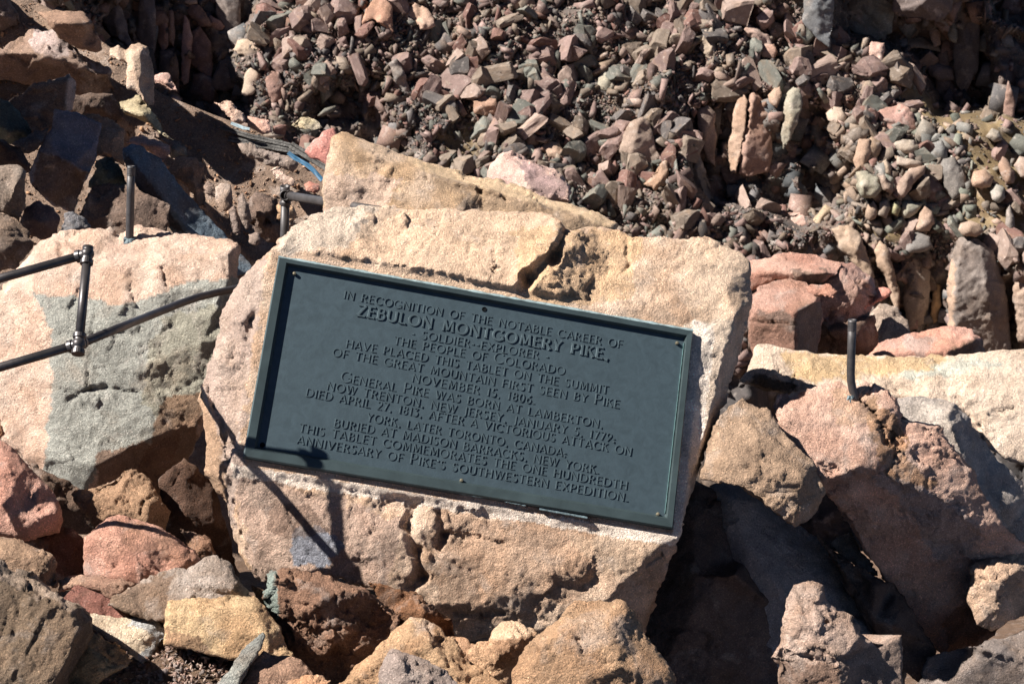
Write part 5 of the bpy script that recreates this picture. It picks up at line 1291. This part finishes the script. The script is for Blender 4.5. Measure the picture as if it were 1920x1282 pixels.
far('block_stone', 'grey green pointed stone in the middle of the scree', [(1118,168),(1122,145),(1134,126),(1146,135),(1150,155),(1140,172)], GG, (.2,.3), 16)
far('block_stone', 'square brown block in the middle of the scree', [(888,190),(905,178),(930,184),(938,200),(936,216),(910,218),(892,212)], (146,112,92), (0,.1), 16)
far('block_stone', 'grey leaning slab pair on the left of the scree', [(730,120),(744,110),(758,128),(768,165),(772,182),(758,178),(742,150)], (116,112,110), (-.2,0), 16)
far('block_stone', 'flat grey green stone just above the tall tan slab', [(964,272),(974,264),(1000,272),(1018,288),(1018,302),(1000,300),(975,286)], (136,140,124), (0,.5), 14)
far('block_stone', 'brown rounded stone beside the flat grey green stone', [(1014,272),(1030,258),(1050,264),(1060,286),(1052,300),(1030,296),(1018,284)], TN, (0,.3), 16)
far('block_stone', 'pale standing stone with a shaded side left on the scree', [(434,95),(446,78),(464,74),(484,84),(487,104),(470,112),(448,104)], (166,146,126), (.1,.4), 18)
far('block_stone', 'pale rounded stone at the foot of the dark cliff', [(452,178),(460,140),(470,128),(482,140),(484,160),(474,178),(460,182)], (162,142,124), (.1,.35), 18)
far('block_stone', 'reddish block standing at the edge of the scree', [(498,150),(508,132),(524,134),(532,160),(526,190),(508,200),(500,180)], (130,100,90), (-.1,.05), 18)
far('block_stone', 'square pink block standing out at the head of the grassy ledge', [(1622,88),(1634,78),(1658,80),(1660,98),(1656,122),(1630,124),(1624,108)], PK, (.1,.25), 22)
far('block_stone', 'flat topped dark stone under the cliff at upper right', [(1684,80),(1705,66),(1730,68),(1760,84),(1764,98),(1740,92),(1700,92)], (138,128,114), (0,.5), 24)
far('block_stone', 'slim upright stone at the head of the dark cliff, right', [(1740,60),(1746,44),(1756,42),(1764,60),(1764,84),(1750,90),(1744,75)], TN, (.1,.2), 26)
far('block_stone', 'second slim upright stone on the dark cliff edge', [(1774,50),(1780,38),(1790,40),(1796,60),(1792,80),(1780,76)], GG, (.2,.2), 28)
far('block_stone', 'large pink boulder on the ledge above the rounded boulders', [(1636,212),(1660,202),(1690,196),(1712,214),(1716,240),(1700,252),(1672,250),(1660,232)], (160,122,112), (-.1,.35), 22, ridges=[[(1650,222,6),(1690,232,12),(1712,226,2)]])
far('block_stone', 'round grey and pink boulder left of the large pink boulder', [(1548,212),(1562,198),(1580,200),(1590,218),(1584,232),(1566,236),(1552,226)], (156,136,118), (.1,.4), 20)
far('block_stone', 'pink block near the head of the small cliff', [(1392,64),(1400,46),(1420,50),(1440,66),(1448,90),(1430,92),(1415,80)], (150,124,112), (-.1,.2), 18)
far('block_stone', 'pink square block above the pillar pair', [(1416,92),(1428,78),(1452,82),(1458,98),(1450,112),(1428,108)], PK, (0,.3), 18)
far('block_stone', 'broad grey block above the head of the pillars', [(1308,90),(1320,55),(1336,50),(1344,78),(1352,116),(1338,120),(1322,108)], (142,128,112), (-.1,.25), 18)
far('block_stone', 'big pink block sunlit below the dark hollow', [(1460,408),(1476,396),(1500,394),(1512,404),(1514,425),(1500,434),(1478,428)], PK, (.1,.35), 20)
far('block_stone', 'long tan curved stone right of the big pink block', [(1516,420),(1530,404),(1548,384),(1560,390),(1556,404),(1538,424),(1522,430)], (156,134,106), (.1,.4), 20)
# stack of rounded boulders on the right
bl = [([(1610,330),(1600,300),(1612,262),(1630,262),(1632,290),(1620,318)],'tall rounded boulder leaning left at the edge of the boulder pile',TN),
 ([(1612,312),(1618,280),(1634,256),(1650,266),(1652,280),(1640,302),(1626,316)],'pointed boulder second from the left of the boulder pile',(146,124,104)),
 ([(1672,270),(1690,258),(1715,262),(1724,276),(1712,290),(1690,288)],'round boulder at the top of the boulder pile',(140,128,114)),
 ([(1680,310),(1682,292),(1700,296),(1730,305),(1724,314),(1700,316)],'flat boulder lying across the middle of the boulder pile',(142,126,112)),
 ([(1678,366),(1686,340),(1706,318),(1736,310),(1732,326),(1712,346),(1696,370),(1684,372)],'long diagonal boulder in the middle of the boulder pile',(140,118,104)),
 ([(1606,350),(1606,324),(1626,322),(1648,332),(1654,356),(1640,372),(1616,370)],'cracked grey green boulder low left in the boulder pile',(134,134,118)),
 ([(1646,330),(1658,328),(1672,346),(1672,362),(1656,358)],'slim boulder right of the cracked grey green boulder',(136,118,106)),
 ([(1652,304),(1662,296),(1674,312),(1670,330),(1660,326)],'small wedge boulder in the boulder pile',(146,130,112)),
 ([(1622,406),(1626,384),(1638,376),(1646,390),(1642,410),(1630,414)],'small round boulder first in the row under the boulder pile',(142,122,106)),
 ([(1646,402),(1650,378),(1664,374),(1670,390),(1662,410)],'small round boulder second in the row under the boulder pile',(126,116,106)),
 ([(1670,400),(1672,382),(1684,376),(1690,392),(1684,408)],'green tinged small boulder third in the row under the pile',(138,140,104)),
 ([(1688,400),(1686,378),(1700,374),(1718,380),(1732,382),(1722,398),(1706,410),(1694,410)],'heart shaped boulder at the right end of the row under the pile',(134,132,116)),
 ([(1718,430),(1724,400),(1734,386),(1748,396),(1754,420),(1742,434),(1726,434)],'brown egg shaped boulder right of the row',(144,118,100)),
 ([(1740,290),(1748,268),(1766,262),(1778,280),(1776,300),(1756,304)],'dark rounded boulder on the right shoulder of the pile',(108,108,106)),
 ([(1716,250),(1730,222),(1748,232),(1756,250),(1742,268),(1722,264)],'grey boulder behind the top of the boulder pile',(122,118,110)),
 ([(1760,320),(1770,300),(1790,296),(1812,330),(1814,350),(1800,372),(1786,376),(1770,350)],'big dark shaded boulder at the right end of the pile',(104,100,96)),
 ([(1820,340),(1826,322),(1846,318),(1862,332),(1858,350),(1838,356),(1824,350)],'squat boulder alone on the grass right of the pile',TN),
 ([(1872,310),(1880,294),(1890,300),(1902,322),(1900,342),(1888,346),(1878,330)],'narrow brown boulder on the grass near the right edge',(132,108,94)),
 ([(1900,310),(1912,294),(1940,300),(1940,340),(1914,334)],'boulder cut by the right edge above the grass',(138,118,106)),
 ([(1848,256),(1860,240),(1874,246),(1880,262),(1864,268)],'small grey boulder on the upper grass',(128,122,112)),
 ([(1856,360),(1868,344),(1884,352),(1886,372),(1872,380),(1860,374)],'rough grey stone below the squat boulder',(116,116,110)),
 ([(1884,420),(1886,394),(1894,384),(1902,404),(1904,430),(1892,436)],'thin standing stone on the lower grass near the right edge',(118,112,108)),
 ([(1696,470),(1702,440),(1720,434),(1744,444),(1748,462),(1730,474),(1706,476)],'dark grey boulder above the lower right cliff',(112,108,104)),
 ([(1738,120),(1770,118),(1792,128),(1790,150),(1760,152),(1742,140)],'dark boulder under the upright stones at upper right',(118,104,98)),
]
for o_, lab, c_ in bl:
    far('boulder', lab, o_, c_, (.05,.22), 34, rd=10, chip=.5, rough=.6, thick=40, group='boulders of the rounded pile and the grass ledges')
far('crag', 'great rounded grey crag with a lit left edge at the right, over the pink block', [(1772,660),(1778,600),(1776,540),(1782,480),(1796,446),(1815,440),(1836,446),(1860,470),(1878,510),(1890,570),(1900,660),(1880,700),(1780,700)], (118,108,102), (0,-.1), 60,
    ridges=[[(1800,455,20),(1794,520,26),(1790,600,24)],[(1842,470,20),(1850,530,30),(1860,600,30)]], thick=110, chip=.6, rough=1.2, rd=16, regions=[([(1770,480),(1794,500),(1790,660),(1765,660)], (176,140,112), .7)])  # sunlit left edge put into the colour
far('boulder', 'flat round boulder balanced on top of the great crag', [(1796,432),(1800,418),(1820,414),(1840,420),(1846,434),(1830,446),(1806,442)], (146,124,106), (0,.35), 78, rd=10, chip=.3, rough=.4)
far('rock_spire', 'pillar right of the great crag with a pink lit face', [(1896,560),(1900,500),(1908,474),(1925,480),(1940,500),(1940,640),(1910,640)], (138,118,104), (.2,-.05), 50, rd=10)
far('rock_spire', 'slim ochre pillar left of the great crag', [(1744,590),(1748,545),(1754,528),(1764,534),(1766,570),(1760,600),(1750,606)], (166,132,88), (.2,.1), 46, rd=6)
far('rock_spire', 'rough grey pillar between the ochre pillar and the cliff', [(1690,560),(1696,500),(1712,470),(1732,476),(1744,510),(1742,560),(1736,610),(1706,620)], (128,118,108), (-.1,.0), 40, rd=8)
far('rock_spire', 'tan ribbed pillar left in the lower right cliff', [(1640,470),(1650,452),(1662,462),(1674,500),(1690,550),(1684,590),(1668,560),(1656,510)], (150,126,106), (.1,.05), 44, rd=7)
far('rock_spire', 'long tan rib slanting down from the scree into the lower right cliff', [(1560,430),(1590,420),(1614,440),(1626,480),(1640,520),(1626,530),(1600,490),(1576,460)], (146,126,108), (.1,.2), 34, rd=8)
far('rock_spire', 'shaded brown pillar under the tan ribs', [(1600,520),(1620,500),(1646,530),(1662,590),(1656,640),(1610,640)], (112,96,88), (-.1,-.1), 34, rd=8)
# slabs of the shaded cliffs: shade put into darker colours, lit ribs paler
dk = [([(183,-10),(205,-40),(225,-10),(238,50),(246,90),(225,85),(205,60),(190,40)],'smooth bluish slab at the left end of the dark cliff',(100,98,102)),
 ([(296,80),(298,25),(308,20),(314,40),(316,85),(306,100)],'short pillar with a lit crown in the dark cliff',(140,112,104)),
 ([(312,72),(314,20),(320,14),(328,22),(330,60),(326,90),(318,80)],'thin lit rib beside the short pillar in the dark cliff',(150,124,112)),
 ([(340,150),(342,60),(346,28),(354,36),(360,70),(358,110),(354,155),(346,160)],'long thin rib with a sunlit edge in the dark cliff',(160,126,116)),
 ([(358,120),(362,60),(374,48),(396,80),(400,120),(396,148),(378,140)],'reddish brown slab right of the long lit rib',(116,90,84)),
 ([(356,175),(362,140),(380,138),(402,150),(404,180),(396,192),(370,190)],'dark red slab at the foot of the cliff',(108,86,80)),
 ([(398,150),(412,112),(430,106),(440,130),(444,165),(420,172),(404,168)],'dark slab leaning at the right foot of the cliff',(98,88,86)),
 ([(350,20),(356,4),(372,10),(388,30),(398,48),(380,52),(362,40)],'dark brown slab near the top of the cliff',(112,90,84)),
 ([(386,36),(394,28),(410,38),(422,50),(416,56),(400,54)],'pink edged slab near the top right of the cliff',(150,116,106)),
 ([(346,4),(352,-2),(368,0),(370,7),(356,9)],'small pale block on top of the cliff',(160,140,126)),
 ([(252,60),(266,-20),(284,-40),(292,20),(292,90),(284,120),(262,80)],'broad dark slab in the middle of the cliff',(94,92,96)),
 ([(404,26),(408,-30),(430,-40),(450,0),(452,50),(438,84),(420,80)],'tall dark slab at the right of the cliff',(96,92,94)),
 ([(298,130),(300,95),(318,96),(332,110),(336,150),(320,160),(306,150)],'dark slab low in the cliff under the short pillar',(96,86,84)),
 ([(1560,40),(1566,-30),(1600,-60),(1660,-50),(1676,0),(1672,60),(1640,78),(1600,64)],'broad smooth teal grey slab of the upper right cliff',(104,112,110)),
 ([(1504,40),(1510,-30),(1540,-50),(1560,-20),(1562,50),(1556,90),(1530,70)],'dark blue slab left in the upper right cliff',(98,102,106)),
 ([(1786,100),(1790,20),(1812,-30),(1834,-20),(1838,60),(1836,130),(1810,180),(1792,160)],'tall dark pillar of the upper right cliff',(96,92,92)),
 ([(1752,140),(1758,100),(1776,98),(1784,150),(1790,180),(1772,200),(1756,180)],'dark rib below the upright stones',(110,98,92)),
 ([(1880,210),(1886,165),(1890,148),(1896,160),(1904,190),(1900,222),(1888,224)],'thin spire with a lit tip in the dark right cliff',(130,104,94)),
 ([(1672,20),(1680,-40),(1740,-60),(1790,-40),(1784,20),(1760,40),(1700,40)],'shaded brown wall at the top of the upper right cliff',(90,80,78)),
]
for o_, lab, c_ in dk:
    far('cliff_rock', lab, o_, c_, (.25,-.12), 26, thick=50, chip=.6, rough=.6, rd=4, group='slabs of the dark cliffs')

rs = np.random.default_rng(11)
N = 56000
X = rs.uniform(-120, 2080, N); Y = rs.uniform(-100, 700, N)
u = rs.random(N)
Sz = 3.2 * (1 - u * 0.992) ** (-1 / 1.75); Sz = np.clip(Sz, 3.2, 26)
# big and small stones gather in bands that run down to the right
band = fbm(np.stack([(X * 0.5 + Y * 0.9) / 90, (X * 0.9 - Y * 0.5) / 260, np.zeros(N)], 1), 300, 3)
Sz = Sz * np.clip(1.0 + 0.55 * band, 0.6, 1.7)
g_ = samp(GR, X, Y); c_ = samp(CL, X, Y)
keep = rs.random(N) < (1 - 0.9 * g_) * (1 - 0.95 * c_)
keep &= ~((Y > 470) & (X < 1350)) | (rs.random(N) < 0.15)
for po in FAR_POLYS:
    c0 = np.mean([p_[0] for p_ in po]), np.mean([p_[1] for p_ in po])
    keep &= ~_inpoly(X, Y, [((p_[0] - c0[0]) * 1.05 + c0[0], (p_[1] - c0[1]) * 1.05 + c0[1]) for p_ in po])
X, Y, Sz = X[keep], Y[keep], Sz[keep]
# the 300 largest in view become stones of their own
vis = (X > 5) & (X < 1915) & (Y > 5) & (Y < 640) & ~((X < 620) & (Y > np.interp(X, cr_x, cr_y) - 5)) & ~((X > 600) & (X < 1160) & (Y > 250 + (X - 600) * 0.27)) & ~((X > 1040) & (X < 1420) & (Y > 425))
order = np.argsort(-(Sz * vis))[:285]
ind = np.zeros(len(X), bool); ind[order] = True
stuff_stones('scree', X[~ind], Y[~ind], samp(HF, X[~ind], Y[~ind]), Sz[~ind], DF, M_FAR, 12)
ng = 30000
XG = rs.uniform(-60, 2000, ng); YG = rs.uniform(-60, 520, ng)
kg = rs.random(ng) < (1 - 0.8 * samp(GR, XG, YG)) * (1 - 0.5 * samp(CL, XG, YG))
XG, YG = XG[kg], YG[kg]
stuff_stones('grit', XG, YG, samp(HF, XG, YG) + 2.0, rs.uniform(1.2, 2.9, len(XG)), DF, M_FAR, 76)
n2 = 2600
X2 = rs.uniform(-120, 2080, n2); Y2 = rs.uniform(-100, 760, n2)
k2 = samp(CL, X2, Y2) > 0.5
X2, Y2 = X2[k2], Y2[k2]
stuff_stones('cliff_blocks', X2, Y2, samp(HF, X2, Y2), rs.uniform(10, 34, len(X2)) * np.sqrt(rs.random(len(X2)) * .8 + .2), DF, M_FAR, 77, pal=[(118,102,98),(108,104,104),(100,102,104),(130,108,100)], sink=-0.1, tall=True)
n3 = 230
X3 = rs.uniform(1575, 1825, n3); Y3 = rs.uniform(225, 430, n3)
stuff_stones('packed_boulders', X3, Y3, samp(HF, X3, Y3), rs.uniform(9, 25, n3), DF, M_FAR, 78, pal=[(128,116,106),(112,110,106),(138,120,106),(120,122,112)], sink=0.1)
n4 = 160
X4 = rs.uniform(1700, 2100, n4); Y4 = rs.uniform(200, 470, n4)
stuff_stones('grass_stones', X4, Y4, samp(HF, X4, Y4), rs.uniform(4, 11, n4), DF, M_FAR, 79, pal=[(128,116,106),(112,110,106),(150,128,114)], sink=0.2)
CUTS = []
for i in range(16):
    V, F = cut_stone(900 + i, 2, 11 + i % 5)
    me = bpy.data.meshes.new('stone')
    me.vertices.add(len(V)); me.vertices.foreach_set('co', V.ravel())
    me.loops.add(F.size); me.loops.foreach_set('vertex_index', F.astype(np.int32).ravel())
    me.polygons.add(len(F)); me.polygons.foreach_set('loop_start', np.arange(0, F.size, 3, dtype=np.int32)); me.polygons.foreach_set('loop_total', np.full(len(F), 3, dtype=np.int32))
    me.update(calc_edges=True); me.materials.append(M_FARO)
    me.polygons.foreach_set('use_smooth', np.zeros(len(me.polygons), dtype=bool))
    CUTS.append(me)
BAS = np.stack([RT, UP, -FW], 1)
LM = [(470, 90, 'the dark cliff'), (540, 165, 'the reddish edge block'), (700, 30, 'the orange brown pointed block'), (788, 30, 'the big pale angular block'), (752, 145, 'the grey leaning pair'),
 (912, 198, 'the square brown block'), (1135, 150, 'the grey green pointed stone'), (990, 284, 'the flat grey green stone'), (1200, 265, 'the grey standing wedge'), (1230, 330, 'the brown tilted wedge'),
 (1384, 255, 'the leaning rock pillar'), (1422, 250, 'the broad pointed pillar'), (1484, 215, 'the rounded pale pillar'), (1330, 85, 'the broad grey block'), (1418, 70, 'the pink block above the pillars'),
 (1640, 100, 'the square ledge block'), (1676, 225, 'the large pink ledge boulder'), (1566, 215, 'the round grey and pink boulder'), (1488, 415, 'the big pink hollow block'), (1540, 405, 'the long tan curved stone'),
 (1630, 350, 'the cracked grey green boulder'), (1720, 455, 'the dark grey cliff top boulder'), (1840, 340, 'the squat grass boulder'), (1820, 430, 'the balanced round boulder'), (1060, 20, 'the scree top edge'),
 (1200, 60, 'the finest scree near the top'), (620, 210, 'the top of the tall tan slab'), (1000, 100, 'the middle scree'), (1330, 430, 'the tablet boulder top right corner'), (850, 100, 'the shaded scree furrow')]
BYL = {}
SHAPES = ['blocky', 'flat', 'long', 'pointed']
for k in order:
    pi = rs.choice(len(PALETTE), p=pw)
    rgb, nm, _ = PALETTE[pi]
    s = Sz[k] * rs.uniform(.95, 1.15)
    lm = min(LM, key=lambda q: (q[0] - X[k]) ** 2 + (q[1] - Y[k]) ** 2)
    dx_, dy_ = X[k] - lm[0], Y[k] - lm[1]
    di = ('right of' if dx_ > 0 else 'left of') if abs(dx_) > abs(dy_) else ('below' if dy_ > 0 else 'above')
    if abs(dx_) > 35 and abs(dy_) > 35: di = ('lower ' if dy_ > 0 else 'upper ') + di
    shp = rs.integers(0, 4); base_s = [(1, .85, .8), (1.15, .95, .42), (1.35, .62, .6), (1.1, .8, .6)][shp]
    big = 'large' if s > 17 else ('medium' if s > 12.5 else 'small')
    o = bpy.data.objects.new('stone', CUTS[rs.integers(0, 16)])
    col.objects.link(o)
    D = DF * (1 - (float(samp(HF, X[k], Y[k])) + s * 0.25) / FPX)
    o.location = Vector(unproj(X[k], Y[k], D))
    px = DF / FPX
    o.scale = tuple(np.array(base_s) * rs.uniform(.9, 1.1, 3) * s * px)
    R = rot_rand(rs, 1)[0]
    o.rotation_euler = Matrix(R.tolist()).to_euler()
    c3 = srgb(rgb) * rs.uniform(.6, .95)
    o.color = (*c3, 1)
    lb = f'{big} {SHAPES[shp]} {nm} stone {di} {lm[2]}'
    tag(o, lb, 'stone', 'loose stones of the far scree'); BYL.setdefault(lb, []).append((X[k], o))

for lb, it in BYL.items():
    it.sort(key=lambda q: q[0])
    names = {2: ['left one', 'right one'], 3: ['leftmost', 'middle one', 'rightmost'], 4: ['leftmost', 'second from left', 'third from left', 'rightmost']}.get(len(it))
    if names:
        for (x_, o), nm_ in zip(it, names): o['label'] = lb + ', ' + nm_
# ================================================================== pebbles on the dirt slope, gravel by the near rocks
rs = np.random.default_rng(21)
n = 5200
X = rs.uniform(-150, 640, n); Y = rs.uniform(-60, 470, n)
k = Y > np.interp(X, cr_x, cr_y) + 2
X, Y = X[k], Y[k]
Sz = np.clip(1.2 * (1 - rs.random(len(X)) * .97) ** (-1 / 1.9), 1.2, 6)
cre = np.interp(X, cr_x, cr_y)
hh = poly_h(X, Y) + 9 * fbm(np.stack([X, Y, 0 * X], 1) / 90, 71, 3) + 3 * fbm(np.stack([X, Y, 0 * X], 1) / 22, 72, 3)
stuff_stones('pebbles', X, Y, hh, Sz, D1, M_MID, 22, pal=[(176,138,108),(160,124,98),(188,152,126),(150,112,88),(140,124,112)], sink=0.5)
# gravel patch
n = 9000
gx_ = rs.uniform(-1.15, -0.3, n); gy_ = rs.uniform(2.55, 3.45, n)
R = rot_rand(rs, n); s = rs.uniform(.0022, .0075, n)
gz_ = np.full(n, -0.02) + rs.random(n) * 0.012
def gravel(name, cx_, cy_, cz_, s, pal, seed):
    rs = np.random.default_rng(seed); n = len(cx_); hi = rs.integers(0, len(HULLS), n); R = rot_rand(rs, n)
    pc = np.array([srgb(p) for p in pal])[rs.integers(0, len(pal), n)] * rs.uniform(.7, 1.15, (n, 1))
    Vs = []; Fs = []; Cs = []; base = 0
    for k in range(len(HULLS)):
        m = np.where(hi == k)[0]
        if not len(m): continue
        V, F = HULLS[k]; sc = s[m][:, None] * np.array([1, .8, .65])
        W = np.einsum('nij,nvj->nvi', R[m], V[None] * sc[:, None, :]) + np.stack([cx_[m], cy_[m], cz_[m]], 1)[:, None, :]
        nv = len(V); Fs.append((F[None] + (base + np.arange(len(m)) * nv)[:, None, None]).reshape(-1, 3)); base += nv * len(m)
        Vs.append(W.reshape(-1, 3)); Cs.append(np.repeat(pc[m], nv, axis=0))
    o = mesh_obj(name, np.vstack(Vs), np.vstack(Fs), M_NEAR, colors=np.vstack(Cs), smooth=False, origin=np.zeros(3))
    tag(o, kind='stuff')
GP = np.stack([gx_, gy_, 0 * gx_], 1)
gz_ = -0.03 + ground_h(gx_, gy_) + 0.05 * fbm(GP * 1.8, 3, 4) + 0.012 * fbm(GP * 14, 4, 3) + rs.random(n) * 0.006
gravel('gravel', gx_, gy_, gz_, s, [(190,160,146),(168,140,128),(150,136,130),(200,176,160),(140,112,98)], 31)
print('script seconds', round(time.time() - T0, 1))
